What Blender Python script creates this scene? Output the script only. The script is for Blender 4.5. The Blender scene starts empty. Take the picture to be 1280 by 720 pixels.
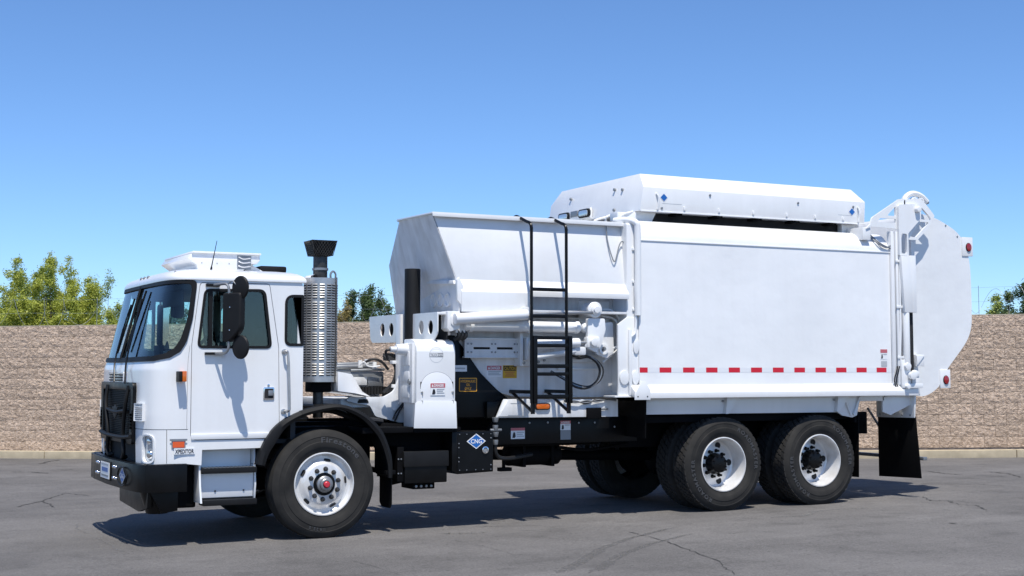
import bpy, bmesh, math, random
import numpy as np
from mathutils import Vector, Matrix, noise
from mathutils.geometry import tessellate_polygon
random.seed(7); rng = np.random.default_rng(7)
S = bpy.context.scene; COL = S.collection
R = math.radians

# ------------------------------------------------------------------ camera
CAM = Vector((-4.60, -13.95, 1.62)); YAW = R(27.4); PITCH = R(4.5); FPX = 1750.0
cd = bpy.data.cameras.new("camera"); cam = bpy.data.objects.new("camera", cd); COL.objects.link(cam)
cam.location = CAM; cam.rotation_euler = (R(90) + PITCH, 0, -YAW)
cd.sensor_width = 36; cd.lens = FPX * 36 / 1280; cd.shift_y = (324.27 - 360) / 1280
cd.clip_start = 0.1; cd.clip_end = 2000
S.camera = cam
# ------------------------------------------------------------------ sky and sun
SUN = Vector((-0.13, -0.43, 1.0)).normalized()           # direction towards the sun
W = bpy.data.worlds.new("World"); S.world = W; W.use_nodes = True
wn = W.node_tree.nodes; wl = W.node_tree.links
sky = wn.new("ShaderNodeTexSky"); sky.sky_type = 'NISHITA'; sky.sun_disc = False
sky.sun_elevation = math.asin(SUN.z); sky.sun_rotation = math.atan2(SUN.x, SUN.y)
sky.altitude = 0; sky.air_density = 0.7; sky.dust_density = 0.3; sky.ozone_density = 6.0
bg = wn["Background"]; bg.inputs[1].default_value = 0.14
hs_ = wn.new("ShaderNodeHueSaturation"); hs_.inputs["Saturation"].default_value = 1.02      # the clear dry-summer blue of the place
wl.new(sky.outputs[0], hs_.inputs["Color"])
tn = wn.new("ShaderNodeMix"); tn.data_type = 'RGBA'; tn.blend_type = 'MULTIPLY'; tn.inputs[0].default_value = 1; tn.inputs[7].default_value = (.97, 1.10, 1.21, 1)
wl.new(hs_.outputs[0], tn.inputs[6]); wl.new(tn.outputs[2], bg.inputs[0])
sl = bpy.data.lights.new("sun", 'SUN'); sl.energy = 5.0; sl.angle = R(0.53); sl.color = (1.0, 0.955, 0.875)
so = bpy.data.objects.new("sun", sl); COL.objects.link(so); so.location = (0, 0, 30)
so.rotation_euler = SUN.to_track_quat('Z', 'Y').to_euler()
S.view_settings.view_transform = 'Standard'; S.view_settings.look = 'None'
S.view_settings.exposure = 0.08; S.view_settings.gamma = 1.0
S.render.engine = 'CYCLES'; S.cycles.max_bounces = 8; S.cycles.transparent_max_bounces = 16

# ------------------------------------------------------------------ materials
def mat(name, color, rough=0.5, metal=0.0, coat=0.0, var=0.0, vscale=3.0, bump=0.0, bscale=60.0, bdist=0.01, spec=0.5, vcol=None, rvar=0.0, streak=0.0):
    m = bpy.data.materials.new(name); m.use_nodes = True
    N = m.node_tree.nodes; L = m.node_tree.links; b = N["Principled BSDF"]
    b.inputs["Base Color"].default_value = (*color, 1); b.inputs["Roughness"].default_value = rough
    b.inputs["Metallic"].default_value = metal; b.inputs["Coat Weight"].default_value = coat
    b.inputs["Coat Roughness"].default_value = 0.08; b.inputs["Specular IOR Level"].default_value = spec
    g = N.new("ShaderNodeNewGeometry")
    if var or vcol or rvar:
        n = N.new("ShaderNodeTexNoise"); n.inputs["Scale"].default_value = vscale; n.inputs["Detail"].default_value = 5
        L.new(g.outputs["Position"], n.inputs["Vector"])
        r = N.new("ShaderNodeValToRGB"); r.color_ramp.elements[0].position = 0.32; r.color_ramp.elements[1].position = 0.68
        c2 = vcol or tuple(c * (1 - var) for c in color)
        r.color_ramp.elements[0].color = (*c2, 1); r.color_ramp.elements[1].color = (*color, 1)
        L.new(n.outputs["Fac"], r.inputs[0]); L.new(r.outputs[0], b.inputs["Base Color"])
        if rvar:
            mr = N.new("ShaderNodeMapRange"); mr.inputs[3].default_value = rough - rvar; mr.inputs[4].default_value = rough + rvar
            L.new(n.outputs["Fac"], mr.inputs[0]); L.new(mr.outputs[0], b.inputs["Roughness"])
    if streak:      # thin rain-washed dirt runs
        mp = N.new("ShaderNodeMapping"); mp.inputs["Scale"].default_value = (7, 7, .55); L.new(g.outputs["Position"], mp.inputs[0])
        n4 = N.new("ShaderNodeTexNoise"); n4.inputs["Scale"].default_value = 1.6; n4.inputs["Detail"].default_value = 6; L.new(mp.outputs[0], n4.inputs["Vector"])
        r4 = N.new("ShaderNodeValToRGB"); r4.color_ramp.elements[0].position = .36; r4.color_ramp.elements[1].position = .56
        r4.color_ramp.elements[0].color = (1 - streak, 1 - streak * 1.08, 1 - streak * 1.2, 1); r4.color_ramp.elements[1].color = (1, 1, 1, 1); L.new(n4.outputs["Fac"], r4.inputs[0])
        x4 = N.new("ShaderNodeMix"); x4.data_type = 'RGBA'; x4.blend_type = 'MULTIPLY'; x4.inputs[0].default_value = 1
        L.new(r.outputs[0], x4.inputs[6]); L.new(r4.outputs[0], x4.inputs[7]); L.new(x4.outputs[2], b.inputs["Base Color"])
    if bump:
        n2 = N.new("ShaderNodeTexNoise"); n2.inputs["Scale"].default_value = bscale; n2.inputs["Detail"].default_value = 4
        L.new(g.outputs["Position"], n2.inputs["Vector"])
        bp = N.new("ShaderNodeBump"); bp.inputs["Strength"].default_value = bump; bp.inputs["Distance"].default_value = bdist
        L.new(n2.outputs["Fac"], bp.inputs["Height"]); L.new(bp.outputs[0], b.inputs["Normal"])
    return m

M = {}
M['white'] = mat('white_paint', (.82, .825, .825), .30, coat=.45, var=.05, vscale=2.3, bump=.3, bscale=2.2, bdist=.012, streak=.02)
M['panel'] = mat('white_panel_paint', (.83, .835, .835), .34, coat=.35, var=.09, vscale=.95, bump=.55, bscale=1.5, bdist=.03, streak=.012)
M['worn'] = mat('worn_white_paint', (.78, .79, .80), .45, var=.14, vscale=5, bump=.4, bscale=5, bdist=.012, streak=.12)
M['dusty'] = mat('dusty_white_paint', (.72, .71, .68), .55, var=.35, vscale=4.5, bump=.4, bscale=25, bdist=.004)
M['black'] = mat('black_paint', (.005, .005, .0055), .35, spec=.22, var=.4, vscale=8, rvar=.12)
M['matt'] = mat('black_plastic', (.011, .011, .0115), .55, spec=.25, bump=.2, bscale=250, bdist=.002, var=.3, vscale=6)
M['frame'] = mat('chassis_black', (.004, .004, .005), .7, var=.5, vscale=5, spec=.12)
M['rubber'] = mat('rubber_flap', (.005, .005, .0055), .7, var=.4, vscale=4, spec=.12)
M['tyre'] = mat('tyre_rubber', (.019, .0185, .018), .8, vcol=(.036, .034, .031), vscale=6, bump=.25, bscale=120, bdist=.003, spec=.2)
M['tread'] = mat('tread_rubber', (.042, .040, .038), .85, var=.35, vscale=14, bump=.3, bscale=90, bdist=.004, spec=.25)
M['letter'] = mat('tyre_letters', (.060, .060, .062), .6)
M['alu'] = mat('polished_rim', (.80, .80, .80), .28, metal=.2, vcol=(.66, .64, .61), vscale=7, coat=.3, streak=.08)
M['steel'] = mat('stainless_shield', (.62, .61, .59), .38, metal=.8, var=.35, vscale=7, rvar=.12)
M['darksteel'] = mat('burnt_steel', (.10, .095, .09), .45, metal=.7, var=.5, vscale=14)
M['grey'] = mat('grey_metal', (.32, .33, .34), .42, metal=.6, var=.2, vscale=12)
M['chrome'] = mat('chrome', (.75, .76, .78), .12, metal=1.0)
M['slot'] = mat('dark_opening', (.012, .012, .013), .8)
M['amber'] = mat('amber_lens', (.62, .13, .008), .18, coat=.6)
M['orange'] = mat('orange_reflector', (.72, .10, .02), .2, coat=.6)
M['red'] = mat('red_lens', (.30, .008, .012), .18, coat=.6)
M['redtape'] = mat('red_tape', (.58, .012, .03), .35)
M['whitetape'] = mat('silver_tape', (.74, .75, .77), .35)
M['redcap'] = mat('red_cap', (.55, .03, .05), .4)
M['lamp'] = mat('lamp_lens', (.55, .60, .64), .08, metal=.55, coat=1.0)
M['signwhite'] = mat('sticker_white', (.78, .79, .80), .4)
M['signred'] = mat('sticker_red', (.42, .05, .07), .4)
M['signpink'] = mat('sticker_faded_red', (.50, .13, .15), .4)
M['signyellow'] = mat('sticker_yellow', (.62, .37, .02), .4)
M['signorange'] = mat('sticker_orange', (.80, .36, .02), .4)
M['signblue'] = mat('sticker_blue', (.012, .12, .42), .35)
M['signgrey'] = mat('sticker_grey', (.24, .25, .26), .5)
M['ink'] = mat('ink_black', (.012, .012, .016), .5)
M['faint'] = mat('ink_grey', (.42, .44, .46), .5)
M['interior'] = mat('cab_interior', (.030, .032, .036), .7, var=.3, vscale=5)
M['seat'] = mat('seat_fabric', (.040, .045, .052), .85)
M['hose'] = mat('rubber_hose', (.014, .014, .015), .45)
M['kerb'] = mat('kerb_concrete', (.50, .42, .29), .85, var=.22, vscale=5, bump=.5, bscale=60, bdist=.004)
M['mortar'] = mat('mortar', (.36, .29, .24), .9, var=.25, vscale=8)
M['cap'] = mat('cap_mortar', (.50, .43, .32), .9, var=.2, vscale=6)
M['bark'] = mat('bark', (.10, .075, .055), .9, var=.4, vscale=12)
M['wire'] = mat('galvanised_wire', (.38, .38, .38), .4, metal=.7)
M['crack'] = mat('crack_filler', (.045, .043, .041), .95)
M['tyremark'] = mat('tyre_mark', (.125, .121, .117), .9, vcol=(.140, .135, .130), vscale=14)
M['scuff'] = mat('pale_scuff', (.24, .235, .225), .9, var=.4, vscale=25)

def glass(name, tint, refl=1.0, dark=0.0):
    m = bpy.data.materials.new(name); m.use_nodes = True
    N = m.node_tree.nodes; L = m.node_tree.links; N.remove(N["Principled BSDF"])
    t = N.new("ShaderNodeBsdfTransparent"); t.inputs[0].default_value = (*tint, 1)
    g = N.new("ShaderNodeBsdfGlossy"); g.inputs["Roughness"].default_value = .015; g.inputs[0].default_value = (refl, refl, refl, 1)
    f = N.new("ShaderNodeFresnel"); f.inputs[0].default_value = 1.55
    mx = N.new("ShaderNodeMixShader"); L.new(f.outputs[0], mx.inputs[0]); L.new(t.outputs[0], mx.inputs[1]); L.new(g.outputs[0], mx.inputs[2])
    L.new(mx.outputs[0], N["Material Output"].inputs[0]); return m
M['glass'] = glass('tinted_windscreen', (.84, .97, .94))
M['sideglass'] = glass('tinted_side_glass', (.78, .90, .88))

def leafmat(name, c1, c2):
    m = bpy.data.materials.new(name); m.use_nodes = True
    N = m.node_tree.nodes; L = m.node_tree.links; b = N["Principled BSDF"]
    g = N.new("ShaderNodeNewGeometry"); r = N.new("ShaderNodeValToRGB")
    r.color_ramp.elements[0].color = (*c1, 1); r.color_ramp.elements[1].color = (*c2, 1)
    L.new(g.outputs["Random Per Island"], r.inputs[0]); L.new(r.outputs[0], b.inputs["Base Color"])
    b.inputs["Roughness"].default_value = .5
    tr = N.new("ShaderNodeBsdfTranslucent"); L.new(r.outputs[0], tr.inputs[0])
    mx = N.new("ShaderNodeMixShader"); mx.inputs[0].default_value = .35
    L.new(b.outputs[0], mx.inputs[1]); L.new(tr.outputs[0], mx.inputs[2]); L.new(mx.outputs[0], N["Material Output"].inputs[0])
    return m
M['leaf_bright'] = leafmat('leaf_bright', (.27, .33, .035), (.62, .63, .13))
M['leaf_mid'] = leafmat('leaf_mid', (.19, .26, .045), (.46, .52, .12))
M['leaf_dark'] = leafmat('leaf_dark', (.055, .10, .035), (.16, .22, .07))
M['leaf_dry'] = leafmat('leaf_dry', (.26, .20, .06), (.42, .33, .12))

def block_material():
    m = bpy.data.materials.new('split_face_block'); m.use_nodes = True
    N = m.node_tree.nodes; L = m.node_tree.links; b = N["Principled BSDF"]; b.inputs["Roughness"].default_value = .95
    b.inputs["Specular IOR Level"].default_value = .2
    g = N.new("ShaderNodeNewGeometry"); oi = N.new("ShaderNodeObjectInfo")
    n = N.new("ShaderNodeTexNoise"); n.inputs["Scale"].default_value = 16; n.inputs["Detail"].default_value = 8; n.inputs["Roughness"].default_value = .65
    L.new(g.outputs["Position"], n.inputs["Vector"])
    r = N.new("ShaderNodeValToRGB"); r.color_ramp.elements[0].position = .3; r.color_ramp.elements[1].position = .72
    r.color_ramp.elements[0].color = (.44, .33, .245, 1); r.color_ramp.elements[1].color = (.80, .625, .485, 1)
    L.new(n.outputs["Fac"], r.inputs[0])
    hv = N.new("ShaderNodeHueSaturation"); mr = N.new("ShaderNodeMapRange"); mr.inputs[3].default_value = .90; mr.inputs[4].default_value = 1.10
    L.new(oi.outputs["Random"], mr.inputs[0]); L.new(mr.outputs[0], hv.inputs["Value"]); L.new(r.outputs[0], hv.inputs["Color"]); L.new(hv.outputs[0], b.inputs["Base Color"])
    n2 = N.new("ShaderNodeTexNoise"); n2.inputs["Scale"].default_value = 21; n2.inputs["Detail"].default_value = 8; n2.inputs["Roughness"].default_value = .62
    L.new(g.outputs["Position"], n2.inputs["Vector"])
    n3 = N.new("ShaderNodeTexVoronoi"); n3.inputs["Scale"].default_value = 26; L.new(n2.outputs["Color"], n3.inputs["Vector"])
    mpv = N.new("ShaderNodeMapping"); mpv.inputs["Scale"].default_value = (1, 1, 1.5); L.new(g.outputs["Position"], mpv.inputs[0]); L.new(mpv.outputs[0], n2.inputs["Vector"])
    n3.inputs["Scale"].default_value = 5
    ad = N.new("ShaderNodeMath"); ad.operation = 'MULTIPLY_ADD'; ad.inputs[1].default_value = .18; L.new(n3.outputs["Distance"], ad.inputs[0]); L.new(n2.outputs["Fac"], ad.inputs[2])
    bp = N.new("ShaderNodeBump"); bp.inputs["Strength"].default_value = 1.0; bp.inputs["Distance"].default_value = .085
    L.new(ad.outputs[0], bp.inputs["Height"]); L.new(bp.outputs[0], b.inputs["Normal"])
    return m
M['block'] = block_material()

def asphalt():
    m = bpy.data.materials.new('worn_asphalt'); m.use_nodes = True
    N = m.node_tree.nodes; L = m.node_tree.links; b = N["Principled BSDF"]; b.inputs["Roughness"].default_value = .88
    b.inputs["Specular IOR Level"].default_value = .35
    g = N.new("ShaderNodeNewGeometry")
    def nz(scale, det=5, rough=.55, vec=None):
        n = N.new("ShaderNodeTexNoise"); n.inputs["Scale"].default_value = scale; n.inputs["Detail"].default_value = det; n.inputs["Roughness"].default_value = rough
        L.new(vec or g.outputs["Position"], n.inputs["Vector"]); return n.outputs["Fac"]
    mp = N.new("ShaderNodeMapping"); mp.inputs["Rotation"].default_value = (0, 0, R(12)); mp.inputs["Scale"].default_value = (.16, 1.5, 1)
    L.new(g.outputs["Position"], mp.inputs[0])
    mp2 = N.new("ShaderNodeMapping"); mp2.inputs["Rotation"].default_value = (0, 0, R(-24)); mp2.inputs["Scale"].default_value = (.10, 2.4, 1)
    L.new(g.outputs["Position"], mp2.inputs[0])
    def ramp(fac, p0, p1, a, c):
        r = N.new("ShaderNodeValToRGB"); r.color_ramp.elements[0].position = p0; r.color_ramp.elements[1].position = p1
        r.color_ramp.elements[0].color = (a, a, a, 1); r.color_ramp.elements[1].color = (c, c, c, 1); L.new(fac, r.inputs[0]); return r.outputs[0]
    def mult(a, c):
        x = N.new("ShaderNodeMix"); x.data_type = 'RGBA'; x.blend_type = 'MULTIPLY'; x.inputs[0].default_value = 1
        L.new(a, x.inputs[6]); L.new(c, x.inputs[7]); return x.outputs[2]
    base = N.new("ShaderNodeRGB"); base.outputs[0].default_value = (.154, .146, .140, 1)
    v = mult(base.outputs[0], ramp(nz(62, 6, .78), .28, .72, .46, 1.52))
    v = mult(v, ramp(nz(24, 5, .7), .3, .7, .84, 1.14))
    v = mult(v, ramp(nz(.42, 6, .6), .34, .66, .76, 1.14))
    v = mult(v, ramp(nz(2.1, 6, .65), .30, .48, .78, 1.0))
    v = mult(v, ramp(nz(1.3, 7, .68, mp.outputs[0]), .3, .7, .91, 1.07))
    v = mult(v, ramp(nz(1.6, 7, .7, mp2.outputs[0]), .28, .72, .92, 1.06))
    vo = N.new("ShaderNodeTexVoronoi"); vo.inputs["Scale"].default_value = 34; L.new(g.outputs["Position"], vo.inputs["Vector"])
    v = mult(v, ramp(vo.outputs["Distance"], .10, .16, 1.5, 1.0))       # pale stones in the surface
    vo2 = N.new("ShaderNodeTexVoronoi"); vo2.inputs["Scale"].default_value = 5.5; L.new(g.outputs["Position"], vo2.inputs["Vector"])
    v = mult(v, ramp(vo2.outputs["Distance"], .06, .10, .55, 1.0))      # small oil drips
    L.new(v, b.inputs["Base Color"])
    bp = N.new("ShaderNodeBump"); bp.inputs["Strength"].default_value = .8; bp.inputs["Distance"].default_value = .012
    L.new(nz(70, 5, .75), bp.inputs["Height"]); L.new(bp.outputs[0], b.inputs["Normal"])
    return m
M['asphalt'] = asphalt()
def worn(key, scale, p0, p1):
    """break a thin ground mark up into patches, as foot and tyre wear does"""
    m = M[key]; N = m.node_tree.nodes; L = m.node_tree.links; g = N.new("ShaderNodeNewGeometry")
    n = N.new("ShaderNodeTexNoise"); n.inputs["Scale"].default_value = scale; n.inputs["Detail"].default_value = 6; n.inputs["Roughness"].default_value = .7
    L.new(g.outputs["Position"], n.inputs["Vector"])
    r = N.new("ShaderNodeMapRange"); r.inputs[1].default_value = p0; r.inputs[2].default_value = p1; L.new(n.outputs["Fac"], r.inputs[0]); L.new(r.outputs[0], N["Principled BSDF"].inputs["Alpha"])
worn('scuff', 22, .42, .66); worn('tyremark', 30, .40, .70)

# ------------------------------------------------------------------ helpers
def put(o, name, parent=None, label=None, cat=None, group=None, kind=None):
    if parent is not None:
        o.parent = parent; o.matrix_parent_inverse = Matrix.Translation(-Vector(parent.get('_at', (0, 0, 0))))
    if label: o['label'] = label
    if cat: o['category'] = cat
    if group: o['group'] = group
    if kind: o['kind'] = kind
    return o

def empty(name, loc, label, cat, group=None):
    o = bpy.data.objects.new(name, None); COL.objects.link(o); o.location = loc; o['_at'] = tuple(loc)
    return put(o, name, None, label, cat, group)

def rnd(pts, rad, seg=5):
    """polygon with rounded corners; rad a number or one per corner"""
    out = []; n = len(pts)
    for i in range(n):
        r = rad[i] if isinstance(rad, (list, tuple)) else rad
        p = Vector(pts[i]); a = Vector(pts[i - 1]) - p; c = Vector(pts[(i + 1) % n]) - p
        if r <= 0: out.append(tuple(p)); continue
        la, lc = a.length, c.length; a.normalize(); c.normalize(); ang = a.angle(c)
        t = min(r / math.tan(ang / 2), la * .49, lc * .49)
        p0 = p + a * t; p1 = p + c * t
        for k in range(seg + 1):
            u = k / seg; out.append(tuple((1 - u) ** 2 * p0 + 2 * u * (1 - u) * p + u * u * p1))
    return out

AX = {'y': lambda p, q: (p[0], q, p[1]), 'x': lambda p, q: (q, p[0], p[1]), 'z': lambda p, q: (p[0], p[1], q)}
class MB:
    def __init__(s): s.b = bmesh.new()
    def v(s, p): return s.b.verts.new(p)
    def f(s, vs):
        try: return s.b.faces.new(vs)
        except ValueError: return None
    def box(s, x0, x1, y0, y1, z0, z1):
        V = [s.v((x, y, z)) for x in (x0, x1) for y in (y0, y1) for z in (z0, z1)]
        for q in ((0, 1, 3, 2), (4, 6, 7, 5), (0, 4, 5, 1), (2, 3, 7, 6), (0, 2, 6, 4), (1, 5, 7, 3)): s.f([V[i] for i in q])
        return s
    def prism(s, pts, axis, a, b, holes=()):
        fn = AX[axis]; loops = [list(pts)] + [list(h) for h in holes]
        if not holes:
            A = [s.v(fn(p, a)) for p in pts]; B = [s.v(fn(p, b)) for p in pts]; n = len(pts)
            s.f(A); s.f(B[::-1])
            for i in range(n): s.f([A[i], A[(i + 1) % n], B[(i + 1) % n], B[i]])
            return s
        tris = tessellate_polygon([[Vector((p[0], p[1], 0)) for p in l] for l in loops])
        flat = [p for l in loops for p in l]
        A = [s.v(fn(p, a)) for p in flat]; B = [s.v(fn(p, b)) for p in flat]
        for t in tris:
            s.f([A[i] for i in t]); s.f([B[i] for i in reversed(t)])
        k = 0
        for l in loops:
            n = len(l)
            for i in range(n): s.f([A[k + i], A[k + (i + 1) % n], B[k + (i + 1) % n], B[k + i]])
            k += n
        return s
    def quad(s, *p): s.f([s.v(q) for q in p]); return s
    def loft(s, rings, close=True, caps=True):
        V = [[s.v(p) for p in r] for r in rings]; n = len(V[0])
        for a, b in zip(V[:-1], V[1:]):
            for i in range(n if close else n - 1): s.f([a[i], a[(i + 1) % n], b[(i + 1) % n], b[i]])
        if caps: s.f(V[0][::-1]); s.f(V[-1])
        return s
    def cyl(s, p0, p1, r0, r1=None, seg=16, caps=True):
        p0 = Vector(p0); p1 = Vector(p1); r1 = r0 if r1 is None else r1
        q = (p1 - p0).to_track_quat('Z', 'Y'); ex = q @ Vector((1, 0, 0)); ey = q @ Vector((0, 1, 0))
        ring = lambda c, r: [c + ex * r * math.cos(2 * math.pi * i / seg) + ey * r * math.sin(2 * math.pi * i / seg) for i in range(seg)]
        return s.loft([ring(p0, r0), ring(p1, r1)], True, caps)
    def tube(s, pts, r, seg=8, smooth=0):
        P = [Vector(p) for p in pts]
        if smooth:
            Q = [P[0] * 2 - P[1]] + P + [P[-1] * 2 - P[-2]]; P = []
            for i in range(1, len(Q) - 2):
                a, b, c, d = Q[i - 1:i + 3]
                for k in range(smooth):
                    t = k / smooth
                    P.append(.5 * (2 * b + (c - a) * t + (2 * a - 5 * b + 4 * c - d) * t * t + (3 * b - a - 3 * c + d) * t ** 3))
            P.append(Q[-2])
        rings = []; T = None
        for i, p in enumerate(P):
            d = (P[min(i + 1, len(P) - 1)] - P[max(i - 1, 0)]).normalized()
            if T is None:
                ex = d.orthogonal().normalized()
            else:
                ex = (ex - d * ex.dot(d)).normalized()
            T = d; ey = d.cross(ex)
            rings.append([p + (ex * math.cos(2 * math.pi * k / seg) + ey * math.sin(2 * math.pi * k / seg)) * r for k in range(seg)])
        return s.loft(rings)
    def lathe(s, prof, c=(0, 0, 0), seg=48, axis='y', close=False):
        """prof: (radius, position along axis)"""
        rings = []
        for r, w in prof:
            ring = []
            for i in range(seg):
                a = 2 * math.pi * i / seg; u, v_ = r * math.cos(a), r * math.sin(a)
                p = {'y': (u, w, v_), 'z': (u, v_, w), 'x': (w, u, v_)}[axis]
                ring.append((p[0] + c[0], p[1] + c[1], p[2] + c[2]))
            rings.append(ring)
        if close: rings.append(rings[0])
        return s.loft(rings, True, not close)
    def build(s, name, m, parent=None, bev=0.0, seg=2, sm=35, **kw):
        b = s.b
        if bev:
            bmesh.ops.remove_doubles(b, verts=b.verts, dist=1e-5)
        bmesh.ops.recalc_face_normals(b, faces=b.faces)
        if bev:
            E_ = [e for e in b.edges if len(e.link_faces) == 2 and e.calc_face_angle(0) > R(28)]
            bmesh.ops.bevel(b, geom=E_, offset=bev, segments=seg, affect='EDGES', profile=.6, clamp_overlap=True)
        me = bpy.data.meshes.new(name); b.to_mesh(me); b.free()
        me.materials.append(M[m] if isinstance(m, str) else m)
        if sm:
            me.shade_smooth(); me.set_sharp_from_angle(angle=R(sm))
        o = bpy.data.objects.new(name, me); COL.objects.link(o)
        return put(o, name, parent, **kw)

def box(name, m, parent, x0, x1, y0, y1, z0, z1, bev=0.004, **kw): return MB().box(x0, x1, y0, y1, z0, z1).build(name, m, parent, bev, **kw)
def prism(name, m, parent, pts, axis, a, b, bev=0.004, holes=(), **kw): return MB().prism(pts, axis, a, b, holes).build(name, m, parent, bev, **kw)
def cyl(name, m, parent, p0, p1, r, r1=None, seg=20, bev=0.003, **kw): return MB().cyl(p0, p1, r, r1, seg).build(name, m, parent, bev, **kw)
def tube(name, m, parent, pts, r, seg=8, smooth=6, **kw): return MB().tube(pts, r, seg, smooth).build(name, m, parent, 0, **kw)
def circ(cx, cz, r, n=20, rz=None): return [(cx + r * math.cos(2 * math.pi * i / n), cz + (rz or r) * math.sin(2 * math.pi * i / n)) for i in range(n)]

_tx = {}
def glyphs(body):
    """flat outline mesh of a word in the built-in font: vertices, faces, width"""
    if body in _tx: return _tx[body]
    c = bpy.data.curves.new('word', 'FONT'); c.body = body; c.align_x = 'LEFT'; c.size = 1.0; c.resolution_u = 3; c.offset = 0.022
    o = bpy.data.objects.new('word', c); COL.objects.link(o)
    dg = bpy.context.evaluated_depsgraph_get(); dg.update()
    me = bpy.data.meshes.new_from_object(o.evaluated_get(dg), depsgraph=dg)
    V = [(v.co.x, v.co.y) for v in me.vertices]; F = [tuple(p.vertices) for p in me.polygons]
    bpy.data.objects.remove(o); bpy.data.curves.remove(c); bpy.data.meshes.remove(me)
    w = (min(v[0] for v in V), max(v[0] for v in V)) if V else (0, 0)
    _tx[body] = (V, F, w); return _tx[body]

def text(name, body, m, parent, at, ex, ey, h, width=None, **kw):
    """lettering centred at `at`, along ex, up ey, cap height h, optional total width"""
    V, F, (a, b) = glyphs(body); k = h / .70; kx = width / (b - a) if width else k
    at = Vector(at); ex = Vector(ex); ey = Vector(ey); mb = MB()
    vs = [mb.v(at + ex * ((x - (a + b) / 2) * kx) + ey * (y * k - h / 2)) for x, y in V]
    for f in F: mb.f([vs[i] for i in f])
    return mb.build(name, m, parent, 0, sm=0, **kw)

def side(name, m, parent, x0, x1, z0, z1, y, t=.004, r=0.0, **kw):
    """a plate facing the near side"""
    p = [(x0, z0), (x1, z0), (x1, z1), (x0, z1)]
    return MB().prism(rnd(p, r, 4) if r else p, 'y', y, y + t).build(name, m, parent, 0, **kw)
EX, EZ = Vector((1, 0, 0)), Vector((0, 0, 1))
def copytree(o, parent, off, kids):
    c = o.copy(); COL.objects.link(c); c.parent = parent; c.location = Vector(o.location) + Vector(off)
    for k in kids:
        d = k.copy(); COL.objects.link(d); d.parent = c
    return c

# ------------------------------------------------------------------ ground
def zg(x, y):
    x = min(max(x, -14), 26); y = min(max(y, -16), 18)
    return .01804 + .00819 * x - .0060 * y - .00098 * x * y
xs = np.concatenate([[-400, -120, -50, -25], np.linspace(-14, 26, 41), [40, 70, 150, 400]])
ys = np.concatenate([[-400, -120, -50, -25], np.linspace(-16, 18, 35), [40, 70, 150, 400]])
mb = MB(); V = [[mb.v((x, y, zg(x, y))) for y in ys] for x in xs]
for i in range(len(xs) - 1):
    for j in range(len(ys) - 1): mb.f([V[i][j], V[i + 1][j], V[i + 1][j + 1], V[i][j + 1]])
ground = mb.build('ground', 'asphalt', None, 0, kind='structure')

def ribbon(name, m, pts, w0, w1, jit, lift=.004, sub=10, seed=1):
    r_ = random.Random(seed); P = []
    for a, b in zip(pts[:-1], pts[1:]):
        for k in range(sub):
            t = k / sub; P.append(Vector((a[0] + (b[0] - a[0]) * t, a[1] + (b[1] - a[1]) * t)))
    P.append(Vector(pts[-1])); J = [p + Vector((r_.uniform(-jit, jit), r_.uniform(-jit, jit))) for p in P]
    mb = MB(); L_, R_ = [], []
    for i, p in enumerate(J):
        d = (J[min(i + 1, len(J) - 1)] - J[max(i - 1, 0)]).normalized(); n = Vector((-d.y, d.x))
        w = (w0 + (w1 - w0) * i / len(J)) * r_.uniform(.3, 1.3) * (.15 if i in (0, len(J) - 1) else 1)
        L_.append(mb.v((p.x + n.x * w, p.y + n.y * w, zg(*(p + n * w)) + lift))); R_.append(mb.v((p.x - n.x * w, p.y - n.y * w, zg(*(p - n * w)) + lift)))
    for i in range(len(J) - 1): mb.f([L_[i], L_[i + 1], R_[i + 1], R_[i]])
    return mb.build(name, m, ground, 0)
_cracks = [[(2.69, -2.35), (2.55, -3.18), (2.34, -3.92), (2.16, -4.53), (1.82, -5.21)], [(7.61, -1.12), (7.29, -1.58), (7.44, -1.69), (7.18, -2.14), (7.27, -2.33), (6.93, -2.78)], [(7.44, -1.69), (7.47, -2.11), (7.61, -2.34)],
           [(-1.7, 4.22), (-1.67, 3.95), (-1.71, 3.39)], [(-2.09, 3.73), (-1.71, 4.35), (-1.39, 5.08), (-1.23, 5.41), (-.99, 4.84)], [(-.51, 12.2), (-.23, 12.87), (.03, 13.32)], [(-1.26, 10.2), (-.98, 10.05), (-.77, 9.51)],
           [(10.98, 2.34), (10.78, 1.75), (10.74, 1.31)], [(10.81, 1.25), (10.92, .7)], [(11.54, 1.61), (11.47, 1.17), (10.96, .44)], [(9.02, .4), (9.55, -.11), (9.56, -.58)], [(3.13, -3.93), (3.48, -4.03), (3.79, -4.18), (4.13, -4.34)],
           [(.97, -1.99), (1.0, -2.77), (.96, -3.32)], [(-.34, -2.83), (-.31, -3.3), (-.33, -3.86)], [(5.68, -3.5), (5.69, -3.6)], [(5.57, -2.94), (5.76, -2.98)], [(-.49, 10.23), (-.25, 10.34)]]
for i, p in enumerate(_cracks):
    w = (.008, .012, .008, .012, .012, .03, .03, .02, .02, .02, .016, .003, .003, .003, .015, .008, .02)[i]
    ribbon('crack', 'crack', p, w, w * .6, .02 if w > .004 else .006, seed=i + 3)
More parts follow.
